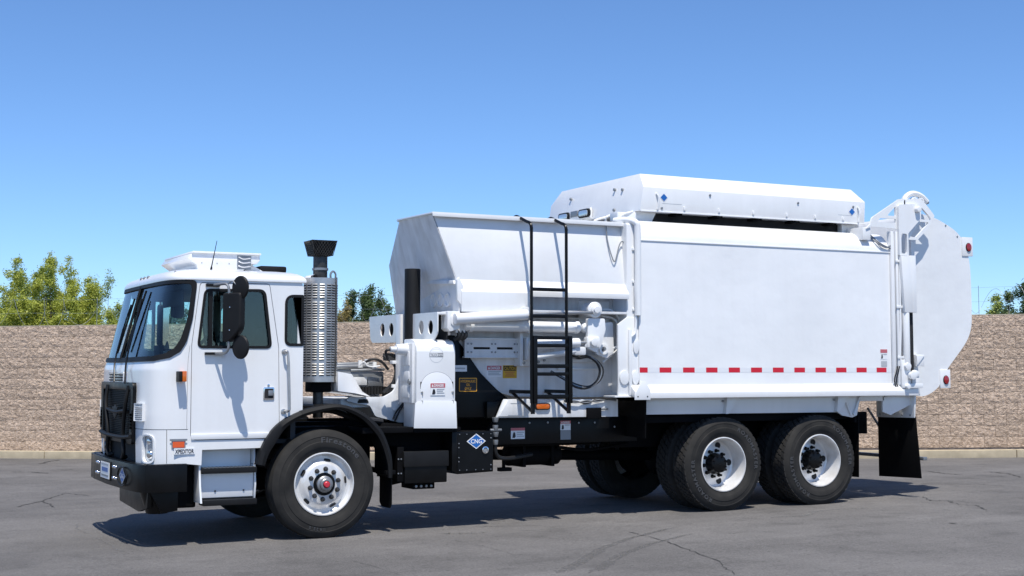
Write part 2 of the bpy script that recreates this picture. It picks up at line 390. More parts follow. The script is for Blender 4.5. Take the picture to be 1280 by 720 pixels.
_sc = [([(1.1, -1.45), (1.29, -1.58), (1.51, -1.64)], .050, .03), ([(1.6, -1.11), (1.8, -1.16), (1.97, -1.27)], .03, .02), ([(1.81, -1.68), (2.2, -1.69), (2.52, -1.73)], .03, .03), ([(-1.79, 1.41), (-1.89, .95), (-1.89, .62), (-1.86, .43)], .012, .010),
       ([(-1.87, .06), (-1.86, -.46), (-1.89, -1.05), (-1.86, -1.2)], .014, .012), ([(5.31, -1.81), (5.7, -1.76), (6.13, -1.84)], .045, .03), ([(4.59, -2.04), (5.0, -2.12), (5.45, -1.8)], .03, .03), ([(3.74, .22), (3.98, .18), (4.04, .01)], .03, .02)]
for i, (p, a, b) in enumerate(_sc): ribbon('scuff', 'scuff', p, a, b, .014, .003, 14, seed=i + 40)
for i, p in enumerate(([(.79, -4.38), (1.8, -3.3), (2.41, -2.79), (3.22, -2.29)], [(.99, -4.51), (1.79, -3.68), (2.28, -3.29), (3.04, -2.83)])):
    for d in (-.05, .07): ribbon('tyre_mark', 'tyremark', [(x + d, y + d * .4) for x, y in p], .035, .022, .004, .002, 14, seed=i * 7 + int(d * 100))

# ------------------------------------------------------------------ block wall and kerb
WA = Vector((-.92, 14.78)); WB = Vector((15.08, 4.68)); WD = (WB - WA).normalized(); WN = Vector((-.5338, -.8456))   # WN towards the lot
WANG = math.atan2(WD.y, WD.x)
def wz(s): return .045 + .0089 * max(min(s, 26), -6)
def campx(p):
    d = Vector(p) - CAM; f0 = Vector((math.sin(YAW), math.cos(YAW), 0)); f = f0 * math.cos(PITCH) + EZ * math.sin(PITCH)
    u = -f0 * math.sin(PITCH) + EZ * math.cos(PITCH); r = Vector((math.cos(YAW), -math.sin(YAW), 0))
    return 640 + FPX * d.dot(r) / d.dot(f), 324.27 - FPX * d.dot(u) / d.dot(f)
wall = empty('block_wall', (WA.x, WA.y, wz(0)), 'tan split-face concrete block wall running behind the whole truck', 'wall')
BW, BH = .4, .2
def block_mesh(seed, half=False):
    r_ = random.Random(seed); nx, nz = 8, 4; w = BW / 2 - .0025; mb = MB(); V = []
    for j in range(nz + 1):
        row = []
        for i in range(nx + 1):
            e = i in (0, nx) or j in (0, nz)
            x = -w + 2 * w * i / nx; z = .0025 + (BH - .005) * j / nz
            y = -.028 - r_.random() * .008 if e else -.027 - r_.random() * .018
            if not e: x += r_.uniform(-.012, .012); z += r_.uniform(-.010, .010)
            row.append(mb.v((x, y, z)))
        V.append(row)
    for j in range(nz):
        for i in range(nx):
            q = [V[j][i], V[j][i + 1], V[j + 1][i + 1], V[j + 1][i]]
            if r_.random() < .5: mb.f([q[0], q[1], q[2]]); mb.f([q[0], q[2], q[3]])
            else: mb.f([q[0], q[1], q[3]]); mb.f([q[1], q[2], q[3]])
    ring = V[0] + [V[j][nx] for j in range(1, nz + 1)] + V[nz][-2::-1] + [V[j][0] for j in range(nz - 1, 0, -1)]
    bk = [mb.v((v.co.x, .05, v.co.z)) for v in ring]; n = len(ring)
    for i in range(n): mb.f([ring[i], ring[(i + 1) % n], bk[(i + 1) % n], bk[i]])
    o = mb.build('block', 'block', None, 0, sm=0); me = o.data; bpy.data.objects.remove(o); return me
blocks = [block_mesh(100 + i) for i in range(10)]
rest = MB(); cand = []
for c in range(12):
    for k in range(-10, 62):
        s = k * BW + (.2 if c % 2 else 0); p = WA + WD * s; z = wz(s) + c * BH
        px, py = campx((p.x, p.y, z + .1))
        vis = (-14 < px < 165) or (405 < px < 515 and py < 480) or (1068 < px < 1294) or (150 < px < 245 and py < 455)
        cand.append((vis, s, p, z))
nb = 0
for vis, s, p, z in cand:
    me = blocks[random.randrange(10)]
    if vis and nb < 299:
        o = bpy.data.objects.new('block', me); COL.objects.link(o); put(o, 'block', wall)
        o.location = (p.x, p.y, z); o.rotation_euler = (0, 0, WANG); nb += 1
    else:
        b2 = bmesh.new(); b2.from_mesh(me); b2.transform(Matrix.Translation((p.x, p.y, z)) @ Matrix.Rotation(WANG, 4, 'Z'))
        t = bpy.data.meshes.new('t'); b2.to_mesh(t); b2.free(); rest.b.from_mesh(t); bpy.data.meshes.remove(t)
rest.build('block_courses', 'block', wall, 0, sm=0, kind='stuff')
def wallstrip(name, m, s0, s1, off0, off1, h0, h1, parent, fz=wz, n=1, bev=.004, **kw):
    rings = []
    for k in range(n + 1):
        s = s0 + (s1 - s0) * k / n; p = WA + WD * s; z = fz(s)
        rings.append([(p.x + WN.x * o_, p.y + WN.y * o_, z + h) for o_, h in ((off0, h0), (off1, h0), (off1, h1), (off0, h1))])
    return MB().loft(rings).build(name, m, parent, bev, **kw)
wallstrip('mortar_core', 'mortar', -4.4, 25, -.19, .021, -.25, 2.4, wall)
wallstrip('wall_cap', 'cap', -4.4, 25, -.20, .030, 2.4, 2.416, wall, n=30)
kerb = empty('kerb', (WA.x + WN.x * .3, WA.y + WN.y * .3, 0), 'pale concrete kerb along the foot of the block wall', 'kerb'); kerb['kind'] = 'structure'; del kerb['category']
def kz(s): p = WA + WD * s + WN * .3; return zg(p.x, p.y)
for i in range(-2, 9):
    wallstrip('kerb_stone', 'kerb', i * 3 + 1.1, i * 3 + 4.09, .055, .30, -.1, .135, kerb, kz, 4, .012)

# ------------------------------------------------------------------ razor wire on the wall
rw = MB(); q = []
for k in range(0, 1500):
    s = -4 + k * .0195; a = 2 * math.pi * s / .62 + .35 * math.sin(s * 1.7)
    rr = .27 + .05 * math.sin(s * 2.3); p = WA + WD * (s + .16 * math.sin(s * 3.1)) - WN * (.12 + rr * math.cos(a) * .75)
    q.append((p.x, p.y, wz(s) + 2.66 + rr * math.sin(a)))
wireo = empty('razor_wire', (WA.x - WN.x * .1, WA.y - WN.y * .1, wz(0) + 2.416), 'loose coils of razor wire strung along the top of the block wall', 'razor wire')
MB().tube(q, .0032, 4).build('wire_coil', 'wire', wireo, 0)
for h in (2.66, 2.92):
    MB().tube([(*(WA + WD * s - WN * .12), wz(s) + h + .01 * math.sin(s * 3)) for s in np.linspace(-4, 25, 60)], .002, 4).build('wire_strand', 'wire', wireo, 0)
for s in (-2.2, 1.9, 6.5, 10.5, 14.5, 18.6, 22.4):
    p = WA + WD * s - WN * .12; MB().cyl((p.x, p.y, wz(s) + 2.0), (p.x, p.y, wz(s) + 2.95), .005, None, 6).build('wire_post', 'wire', wireo, 0)

# ------------------------------------------------------------------ trees beyond the wall
def tree(name, label, px, depth, top, width, leafm, n, size, seed, stems=5, base=None, grp='trees behind the block wall', upright=1.0, drop=.38):
    """a bush-like tree: stems fan up from one trunk, every stem carries tufts of leaves"""
    r_ = np.random.default_rng(seed); f0 = np.array([math.sin(YAW), math.cos(YAW)]); rr = np.array([math.cos(YAW), -math.sin(YAW)])
    c = np.array([CAM.x, CAM.y]) + f0 * depth + rr * (px - 640) / FPX * depth; zb = -.1
    o = empty(name, (c[0], c[1], zb), label, 'tree' if 'bush' not in name and 'shrub' not in name else 'bush', grp)
    tr = MB(); tufts = []
    hgt = top - zb
    tr.tube([(c[0], c[1], zb), (c[0] + .05, c[1], zb + hgt * .12), (c[0], c[1] + .04, zb + hgt * .25)], .055 * hgt ** .7 / 2, 8)
    stems = stems * 2
    for k in range(stems):
        a = 2 * math.pi * (k * .618 + r_.uniform(-.1, .1)); sp = width * .46 * math.sqrt((k + .2) / stems)
        h = hgt * (1 - drop * ((k + .2) / stems) ** .8) * r_.uniform(.90, 1.03)
        p0 = np.array([c[0], c[1], zb + hgt * .12]); p3 = np.array([c[0] + math.cos(a) * sp, c[1] + math.sin(a) * sp, zb + h])
        p1 = p0 + (p3 - p0) * np.array([.55, .55, .3]); p2 = p0 + (p3 - p0) * np.array([.88, .88, .65])
        path = [p0, p1, p2, p3]; tr.tube(path[:3], .016, 5, 3); tr.tube([p2, p2 + (p3 - p2) * .6], .005, 4)
        P = np.array(path)
        for t in (.86, .9, .94, .97, 1.0): tufts.append((p2 + (p3 - p2) * (t * 3 - 2), .07 + .05 * (1 - t), np.array([0, 0, 1])))
        for q_ in range(24):
            t = r_.uniform(.1, 1.0) ** .8; x = t * 3; i = min(int(x), 2); pt = P[i] + (P[i + 1] - P[i]) * (x - i)
            ln = width * (.20 * (1 - t) ** .6 + .05) * r_.uniform(.5, 1.2)
            b_ = r_.uniform(0, 2 * math.pi); d = np.array([math.cos(b_), math.sin(b_), upright * r_.uniform(.1, 1.1)]); d /= np.linalg.norm(d)
            e_ = pt + d * ln; tr.tube([pt, (pt + e_) / 2 + np.array([0, 0, -.02]), e_], .004, 3)
            for u in r_.uniform(.3, 1.1, 3): tufts.append((pt + d * ln * u, .06 + .09 * (1 - t) + .04 * r_.random(), d))
    tr.build('trunk', 'bark', o, 0)
    T = len(tufts); idx = r_.integers(0, T, n); cen = np.array([t[0] for t in tufts])[idx]; rad = np.array([t[1] for t in tufts])[idx][:, None]
    n = int(n * 3.0); idx = r_.integers(0, T, n); cen = np.array([t[0] for t in tufts])[idx]; rad = np.array([t[1] for t in tufts])[idx][:, None]; g = r_.normal(0, .6, (n, 3)); cen = cen + g * rad
    sz = size * r_.uniform(.5, 1.0, (n, 1)); A = r_.normal(0, 1, (n, 3)); A[:, 2] = A[:, 2] * .6 + .35 * upright; A /= np.linalg.norm(A, axis=1)[:, None]
    Bv = np.cross(A, r_.normal(0, 1, (n, 3))); Bv /= np.linalg.norm(Bv, axis=1)[:, None]
    Vv = np.stack([cen - A * sz, cen + Bv * sz * .38, cen + A * sz, cen - Bv * sz * .38], 1).reshape(-1, 3)
    me = bpy.data.meshes.new('crown'); me.from_pydata(Vv.tolist(), [], [(4 * i, 4 * i + 1, 4 * i + 2, 4 * i + 3) for i in range(n)])
    me.materials.append(M[leafm]); cr = bpy.data.objects.new('crown', me); COL.objects.link(cr); put(cr, 'crown', o)
    return o
G1 = 'leafy trees behind the left end of the wall'
tree('leafy_tree', 'bright green leafy tree cut off by the photo edge above the wall', 8, 31, 3.95, 2.8, 'leaf_bright', 22000, .034, 1, 6, grp=G1)
tree('leafy_tree', 'slim two-stemmed pale green tree second from the photo edge over the wall', 41, 32, 4.25, 2.2, 'leaf_mid', 19000, .032, 2, 5, grp=G1)
tree('leafy_tree', 'tallest leafy tree above the left wall, pale green with upright twigs', 76, 31.5, 4.48, 2.4, 'leaf_bright', 24000, .032, 3, 6, grp=G1)
tree('leafy_tree', 'short leafy tree between the tallest tree and the cab windscreen', 108, 31, 3.65, 2.2, 'leaf_bright', 19000, .032, 4, 5, grp=G1)
tree('leafy_tree', 'thin airy tree just beside the cab windscreen', 130, 32, 3.9, 1.5, 'leaf_mid', 8000, .030, 5, 4, grp=G1)
tree('round_tree', 'dark green round tree showing between the exhaust stack and the hopper', 459, 31, 3.66, 1.45, 'leaf_dark', 19000, .038, 6, 8, grp=None, upright=.4, drop=.24)
tree('dry_shrub', 'yellowish dry shrub beside the exhaust stack above the wall', 430, 30, 3.15, .8, 'leaf_dry', 4500, .038, 7, 4, grp=None)
tree('low_bush', 'low green bush behind the wall beside the tailgate', 1243, 29.5, 3.1, 1.4, 'leaf_mid', 9000, .040, 8, 5, grp=None, upright=.5)
tree('tall_bush', 'taller dark bush at the right end above the wall', 1278, 29, 3.6, 1.7, 'leaf_dark', 11000, .042, 9, 5, grp=None, upright=.9)
tree('far_tree', 'mid green tree seen through the cab windows above the wall', 225, 33, 3.2, 2.4, 'leaf_dark', 9000, .045, 10, 6, grp=None)
o = empty('bare_shrub', (14.75, 5.95, 0), 'leafless grey shrub poking over the wall behind the tailgate', 'bush')
mb = MB(); r_ = random.Random(5)
for k in range(26):
    a = r_.uniform(-1, 1); b_ = r_.uniform(-.35, .35)
    mb.tube([(14.75, 5.95, 0), (14.75 + a * .3, 5.95 + b_ * .3, 1.8), (14.75 + a * .55, 5.95 + b_, 2.7 + r_.uniform(0, .75))], .006, 4, 3)
mb.build('twigs', 'bark', o, 0)

# ================================================================== THE TRUCK
T = empty('refuse_truck', (3.2, 0, 0), 'white side-loading refuse truck with boxy cab, open hopper and tall enclosed body', 'garbage truck')

# ---------------------------------------------------------------- cab shell
PL = [(0, 0), (.005, .35), (.013, .6), (.029, .8), (.056, .93), (.11, 1.04), (.20, 1.107), (.31, 1.134), (.40, 1.14)]
def catmull(P, n=12):
    P = [np.array(p, float) for p in P]; P = [2 * P[0] - P[1]] + P + [2 * P[-1] - P[-2]]; out = []
    for i in range(1, len(P) - 2):
        a, b, c, d = P[i - 1:i + 3]
        for k in range(n):
            t = k / n; out.append(.5 * (2 * b + (c - a) * t + (2 * a - 5 * b + 4 * c - d) * t * t + (3 * b - a - 3 * c + d) * t ** 3))
    out.append(P[-2]); return np.array(out)
CU = catmull(PL); SLN = np.concatenate([[0], np.cumsum(np.linalg.norm(np.diff(CU, axis=0), axis=1))]); SLN /= SLN[-1]
def cab(s, z, out=0.0):
    """point of the cab skin; s = -1 (near side) .. 1 (far side) round the nose"""
    def pt(s):
        a = min(abs(s), 1); off = np.interp(a, SLN, CU[:, 0]); y = np.interp(a, SLN, CU[:, 1]) * (1 if s > 0 else -1)
        xf = np.interp(z, [.7, 1.2, 1.62, 1.70, 2.47], [-1.695, -1.715, -1.705, -1.68, -1.48]); xb = np.interp(z, [1.7, 2.47], [-1.30, -1.22])
        return Vector((xf + off / .40 * (xb - xf), y, z))
    p = pt(s)
    if out:
        a, b = pt(max(s - .01, -1)), pt(min(s + .01, 1)); t = (b - a).normalized(); n = Vector((-t.y, t.x, 0))
        if n.x > 0.2 or n.y * s < -1e-6 and abs(s) > .5: n = -n
        if abs(s) < .5 and n.x > 0: n = -n
        p = p + n * out
    return p
def inpoly(x, y, P):
    r = False; j = len(P) - 1
    for i in range(len(P)):
        if (P[i][1] > y) != (P[j][1] > y) and x < (P[j][0] - P[i][0]) * (y - P[i][1]) / (P[j][1] - P[i][1]) + P[i][0]: r = not r
        j = i
    return r
def sym(P): return P + [(-s, z) for s, z in P[::-1]]
def dens(P, d=.04):
    out = []; n = len(P)
    for i in range(n):
        a, b = P[i], P[(i + 1) % n]; k = DK[i] if len(DK) > i else 1
        for j in range(k): out.append((a[0] + (b[0] - a[0]) * j / k, a[1] + (b[1] - a[1]) * j / k))
    return out
DK = []
WS_OUT = rnd(sym([(0, 1.69), (-.75, 1.698), (-.865, 1.728), (-.93, 1.785), (-.964, 1.88), (-.987, 2.10), (-.985, 2.445), (0, 2.447)]), [0, .03, .03, .03, .05, .1, .055, 0, 0, .055, .1, .05, .03, .03, .03, 0], 6)
WS_IN = rnd(sym([(0, 1.735), (-.72, 1.742), (-.82, 1.767), (-.880, 1.815), (-.915, 1.90), (-.946, 2.10), (-.943, 2.412), (0, 2.415)]), [0, .03, .03, .03, .05, .1, .055, 0, 0, .055, .1, .05, .03, .03, .03, 0], 6)
WS_CUT = rnd(sym([(0, 1.712), (-.74, 1.72), (-.845, 1.747), (-.908, 1.80), (-.942, 1.89), (-.968, 2.10), (-.965, 2.43), (0, 2.43)]), [0, .03, .03, .03, .05, .1, .055, 0, 0, .055, .1, .05, .03, .03, .03, 0], 6)
DK = [max(1, int(math.hypot(WS_OUT[i][0] - WS_OUT[(i + 1) % len(WS_OUT)][0], WS_OUT[i][1] - WS_OUT[(i + 1) % len(WS_OUT)][1]) / .03)) for i in range(len(WS_OUT))]
WS_OUT_D, WS_IN_D = dens(WS_OUT), dens(WS_IN)
GR = [(-.53, .74), (.49, .74), (.50, 1.47), (-.54, 1.47)]
HLN = rnd([(-.775, .775), (-.665, .775), (-.665, 1.02), (-.775, 1.02)], .05, 5); HLF = [(-s, z) for s, z in HLN]
NS, NZ = 150, 120
ss = np.linspace(-1, 1, NS + 1); zz = np.linspace(.76, 2.455, NZ + 1)
mb = MB(); V = [[mb.v(cab(s, z)) for z in zz] for s in ss]
for i in range(NS):
    for j in range(NZ):
        sc, zc = (ss[i] + ss[i + 1]) / 2, (zz[j] + zz[j + 1]) / 2
        if inpoly(sc, zc, WS_CUT) or inpoly(sc, zc, GR) or inpoly(sc, zc, HLN) or inpoly(sc, zc, HLF): continue
        mb.f([V[i][j], V[i + 1][j], V[i + 1][j + 1], V[i][j + 1]])
for v in [v for v in mb.b.verts if not v.link_faces]: mb.b.verts.remove(v)
# floor, back wall and near/far lower sills belong to the same shell
mb.box(-.26, -.215, -1.13, 1.13, 1.25, 2.44)
cab_shell = mb.build('cab', 'white', T, 0, sm=50)
def onskin(name, m, parent, P, out, inner=None, **kw):
    """flat patch following the cab skin; with `inner` a ring between two loops of equal length"""
    mb = MB()
    if inner:
        A = [mb.v(cab(s, z, out)) for s, z in P]; B = [mb.v(cab(s, z, out * .8)) for s, z in inner]; C_ = [mb.v(cab(s, z, -.01)) for s, z in P]; D_ = [mb.v(cab(s, z, -.02)) for s, z in inner]
        n = len(P)
        for i in range(n):
            k = (i + 1) % n; mb.f([A[i], A[k], B[k], B[i]]); mb.f([A[i], C_[i], C_[k], A[k]]); mb.f([B[i], B[k], D_[k], D_[i]])
    else:
        s0, s1 = min(p[0] for p in P), max(p[0] for p in P); z0, z1 = min(p[1] for p in P), max(p[1] for p in P)
        n, k = max(4, int((s1 - s0) / .012)), max(4, int((z1 - z0) / .02))
        G_ = [[mb.v(cab(s0 + (s1 - s0) * i / n, z0 + (z1 - z0) * j / k, out)) for j in range(k + 1)] for i in range(n + 1)]
        for i in range(n):
            for j in range(k):
                if inpoly(s0 + (s1 - s0) * (i + .5) / n, z0 + (z1 - z0) * (j + .5) / k, P): mb.f([G_[i][j], G_[i + 1][j], G_[i + 1][j + 1], G_[i][j + 1]])
        for v in [v for v in mb.b.verts if not v.link_faces]: mb.b.verts.remove(v)
    return mb.build(name, m, parent, 0, sm=50, **kw)
ws = onskin('windscreen', 'glass', T, WS_CUT, -.006)
onskin('windscreen_seal', 'matt', ws, WS_OUT_D, .012, WS_IN_D)
tube('centre_divider', 'matt', ws, [cab(0, z, .006) for z in np.linspace(1.72, 2.43, 6)], .014, 6, 1)
# windscreen wipers
for (pts, bl) in (((( -.03, 1.505), (.06, 1.72), (.09, 2.02), (.055, 2.26)), ((.125, 1.78), (.06, 2.32))), (((-.36, 1.49), (-.30, 1.72), (-.27, 2.02), (-.24, 2.30)), ((-.15, 1.80), (-.245, 2.38)))):
    w = tube('wiper', 'black', T, [cab(s, z, .04) for s, z in pts], .0075, 6, 5)
    tube('wiper_blade', 'matt', w, [cab(bl[0][0] + (bl[1][0] - bl[0][0]) * t, bl[0][1] + (bl[1][1] - bl[0][1]) * t, .02) for t in np.linspace(0, 1, 7)], .010, 6, 1)
    tube('link_bar', 'black', w, [cab(s + .022, z, .04) for s, z in pts[:3]], .004, 5, 4)
# skin details
mb = MB(); mb.tube([cab(s, 1.075, -.0005) for s in np.linspace(-1, -.50, 30)], .0028, 4); mb.tube([cab(s, 1.075, -.0005) for s in np.linspace(.5, 1, 30)], .004, 4)
for q in (-.865, .865): mb.tube([cab(q, z, -.0005) for z in np.linspace(.77, 1.075, 12)], .0028, 4)
mb.tube([cab(-.992, z, -.0005) for z in np.linspace(1.075, 1.84, 14)], .0016, 4)
mb.build('panel_seam', 'slot', cab_shell, 0)

# side walls with door and quarter-window openings; door hangs in the opening with a gap
WHEEL_ARCH = [(-.56, .89), (-.53, 1.02), (-.47, 1.10), (-.38, 1.165), (-.26, 1.215), (-.205, 1.23)]
SIDE = [(-1.30, .76), (-1.17, .745), (-1.165, .885)] + WHEEL_ARCH + [(-.205, 2.41), (-.24, 2.45), (-1.222, 2.45)] + [(-1.222 - .08 * t, 2.45 - .75 * t) for t in (.25, .5, .75, 1)]
DOOR = rnd([(-1.272, .978), (-.50, .978), (-.435, 1.06), (-.452, 1.83), (-.548, 2.425), (-1.205, 2.42), (-1.275, 1.85)], [.06, .02, .08, .04, .03, .03, .15], 5)
WIN = rnd([(-1.225, 1.822), (-.518, 1.822), (-.588, 2.372), (-1.165, 2.362)], [.05, .05, .07, .06], 6)
QW = rnd([(-.385, 1.85), (-.212, 1.85), (-.212, 2.325), (-.385, 2.325)], [.06, .01, .01, .10], 6)
def off(P, d):
    c = Vector((sum(p[0] for p in P) / len(P), sum(p[1] for p in P) / len(P))); n = len(P); out = []
    for i in range(n):
        a, b = Vector(P[i - 1]), Vector(P[(i + 1) % n]); t = (b - a).normalized(); nn = Vector((t.y, -t.x))
        if nn.dot(Vector(P[i]) - c) < 0: nn = -nn
        out.append(tuple(Vector(P[i]) + nn * d))
    return out
for sg in (-1, 1):
    y0, y1 = 1.14 * sg, 1.105 * sg
    sw = MB().prism(SIDE, 'y', y0, y1, [off(DOOR, .006), QW]).build('side_wall', 'white', T, 0, sm=20)
    dr = MB().prism(DOOR, 'y', y0, y1, [WIN]).build('door', 'white', T, 0, sm=20)
    MB().prism(off(WIN, .006), 'y', 1.142 * sg, 1.1415 * sg + .004 * sg, [off(WIN, -.020)]).build('window_seal', 'matt', dr, 0)
    MB().prism(off(WIN, .002), 'y', 1.124 * sg, 1.120 * sg).build('window_pane', 'sideglass', dr, 0)
    side('window_pillar', 'matt', dr, -1.125, -1.088, 1.83, 2.36, 1.128 * sg, .012 * sg)
    MB().prism(off(QW, .008), 'y', 1.142 * sg, 1.1455 * sg, [off(QW, -.018)]).build('quarter_window_seal', 'matt', sw, 0)
    MB().prism(off(QW, .002), 'y', 1.124 * sg, 1.120 * sg).build('quarter_window_pane', 'sideglass', sw, 0)
    # dark jamb strip behind the door gap
    MB().prism(off(DOOR, .03), 'y', 1.104 * sg, 1.09 * sg, [off(DOOR, -.03)]).build('door_jamb', 'slot', dr, 0)
    hd = MB().prism(rnd([(-.595, 1.335), (-.487, 1.335), (-.487, 1.455), (-.595, 1.455)], .015), 'y', 1.14 * sg, 1.149 * sg).build('door_handle', 'chrome', dr, .003)
    MB().prism(rnd([(-.582, 1.35), (-.497, 1.35), (-.497, 1.442), (-.582, 1.442)], .01), 'y', 1.1492 * sg, 1.151 * sg).build('handle_recess', 'slot', dr, 0)
    box('handle_lever', 'grey', dr, -.55, -.505, min(1.151 * sg, 1.163 * sg), max(1.151 * sg, 1.163 * sg), 1.375, 1.425, .004)
    cyl('door_lock', 'chrome', dr, (-.545, 1.14 * sg, 1.475), (-.545, 1.15 * sg, 1.475), .012, None, 10)
    MB().prism([(-1.27, .98), (-.50, .98), (-.46, 1.03), (-1.275, 1.03)], 'y', 1.14 * sg, 1.152 * sg).build('door_rub_strip', 'white', dr, .004)
    tube('grab_bar', 'steel', sw, [(-.40, 1.14 * sg, 1.79), (-.40, 1.20 * sg, 1.79), (-.375, 1.205 * sg, 1.74), (-.358, 1.205 * sg, 1.30), (-.365, 1.20 * sg, 1.235), (-.385, 1.14 * sg, 1.225)], .013, 8, 5)
    for z in (1.79, 1.225): cyl('bar_foot', 'steel', sw, (-.395, 1.14 * sg, z), (-.395, 1.15 * sg, z), .026, None, 12)

# roof cap
def roofring(z, inset):
    r = [cab(s, 2.45) for s in np.linspace(-1, 1, 61)]; P = [Vector((-.2, -1.14, 0))] + r + [Vector((-.2, 1.14, 0))]
    out = []
    for p in P:
        k = (1.14 - inset) / 1.14; x = p.x
        x = -.2 - min(inset, .25) if p.x > -.21 else (-.2 + (p.x + .2) * (1.275 - inset * .72) / 1.275)
        out.append((x, p.y * k, z))
    return out
mb = MB(); mb.loft([roofring(z, i) for z, i in ((2.447, -.004), (2.449, -.014), (2.466, -.016), (2.49, -.006), (2.512, .018), (2.532, .055), (2.548, .11), (2.562, .22), (2.575, .45), (2.582, .8))])
roof = mb.build('cab_roof', 'white', T, 0, sm=40)
for y in (.14, .0, -.16, -.95): cyl('clearance_lamp_boss', 'grey', roof, (-1.44 + (.07 if y < -.5 else 0), y, 2.51), (-1.475 + (.07 if y < -.5 else 0), y, 2.525), .016, None, 10)

# interior
box('dashboard', 'interior', T, -1.50, -1.18, -.95, .95, 1.35, 1.68, .05)
box('engine_cover', 'interior', T, -1.2, -.3, -.35, .35, .95, 1.5, .05)
box('cab_floor', 'interior', T, -1.46, -.28, -1.0, 1.0, .92, .96, 0)
box('headliner', 'interior', T, -1.36, -.28, -1.07, 1.07, 2.36, 2.42, .02)
box('rear_trim', 'interior', T, -.31, -.262, -1.1, 1.1, .96, 2.42, 0)
for y in (-.68, .68):
    st = box('seat', 'seat', T, -.98, -.45, y - .25, y + .25, 1.22, 1.38, .05)
    MB().prism([(-.60, 1.36), (-.46, 1.36), (-.34, 2.02), (-.46, 2.04)], 'y', y - .24, y + .24).build('seat_back', 'seat', st, .05)
    box('seat_base', 'interior', st, -.88, -.55, y - .17, y + .17, .96, 1.22, .01)
    box('head_rest', 'seat', st, -.44, -.33, y - .13, y + .13, 2.04, 2.2, .04)
wh = MB(); N_ = 28; cc = Vector((-1.13, -.68, 1.72)); q1 = Vector((0, 1, 0)); q2 = Vector((.55, 0, .83))
wh.tube([cc + (q1 * math.cos(2 * math.pi * k / N_) + q2 * math.sin(2 * math.pi * k / N_)) * .25 for k in range(N_ + 1)], .017, 6)
for a in (0, 2.1, 4.2): wh.tube([cc + Vector((-.04, 0, -.03)), cc + (q1 * math.cos(a) + q2 * math.sin(a)) * .24], .014, 6)
wh.tube([cc + Vector((-.04, 0, -.02)), cc + Vector((-.30, 0, -.32))], .04, 8)
wh.build('steering_wheel', 'interior', T, 0)
box('sun_visor', 'interior', T, -1.33, -1.31, -.95, -.2, 2.22, 2.37, .01); box('sun_visor', 'interior', T, -1.33, -1.31, .2, .95, 2.22, 2.37, .01)
box('fan_unit', 'interior', T, -1.28, -1.16, -.42, -.28, 2.12, 2.3, .04)
box('control_screen', 'interior', T, -1.35, -1.30, -.16, .06, 1.66, 1.86, .015)
tube('gear_stalk', 'interior', T, [(-1.1, -.28, 1.5), (-1.12, -.30, 1.72), (-1.16, -.31, 1.86)], .022, 8)

# nose furniture
fx = -1.722
g = MB().prism(rnd([(-.74, .93), (.68, .93), (.70, 1.46), (.68, 1.50), (-.74, 1.50), (-.76, 1.46)], .04), 'x', -1.69, fx, [rnd([(-.63, .985), (.58, .985), (.59, 1.43), (-.64, 1.43)], .03)]).build('grille', 'black', T, .006)
box('grille_mesh', 'frame', g, -1.700, -1.695, -.66, .62, .93, 1.46, 0)
mb = MB()
for k in range(26): mb.box(-1.706, -1.700, -.63, .58, .985 + k * .0172, .990 + k * .0172)
mb.build('grille_wire', 'matt', g, 0)
box('opening_back', 'slot', T, -1.60, -1.58, -.80, .78, .60, 1.5, 0)
for sg in (-1, 1):
    c_ = -.10
    tube('guard_bar', 'matt', g, [(-1.72, c_ + sg * .47, 1.47), (-1.742, c_ + sg * .45, 1.30), (-1.738, c_ + sg * .34, 1.02), (-1.735, c_ + sg * .38, .85), (-1.73, c_ + sg * .32, .79), (-1.69, c_ + sg * .30, .80)], .019, 8, 6)
tube('guard_bar', 'matt', g, [(-1.73, -.72, 1.0), (-1.745, -.4, .985), (-1.745, .2, .985), (-1.73, .64, 1.0)], .020, 8, 4)
tube('guard_bar', 'matt', g, [(-1.735, -.50, 1.235), (-1.74, -.1, 1.215), (-1.735, .30, 1.235)], .018, 8, 4)
for sg in (-1, 1):
    for k in range(6): box('side_slot', 'matt', g, -1.727, -1.722, sg * .685 - .055, sg * .685 + .015, 1.04 + k * .03, 1.092 + k * .03, 0)
em = MB().prism([(-.12 + y * .9, 1.22 + z * .62) for y, z in ((-.10, -.06), (0, -.12), (.10, -.06), (.115, .02), (.14, .07), (.06, .07), (0, .11), (-.06, .07), (-.14, .07), (-.115, .02))], 'x', -1.742, -1.752).build('emblem', 'matt', g, .004)
for k in range(3):
    mb = MB()
    for y0, y1 in ((-.29, -.03), (.01, .30)): mb.box(-1.726, -1.70, y0, y1, 1.512 + k * .026, 1.524 + k * .026)
    mb.build('vent_slot', 'slot', cab_shell, 0)
prism('vent_frame', 'white', cab_shell, rnd([(-.34, 1.495), (.36, 1.495), (.36, 1.60), (-.34, 1.60)], .02), 'x', -1.712, -1.722, .003, [rnd([(-.31, 1.504), (.32, 1.504), (.32, 1.588), (-.31, 1.588)], .01)])
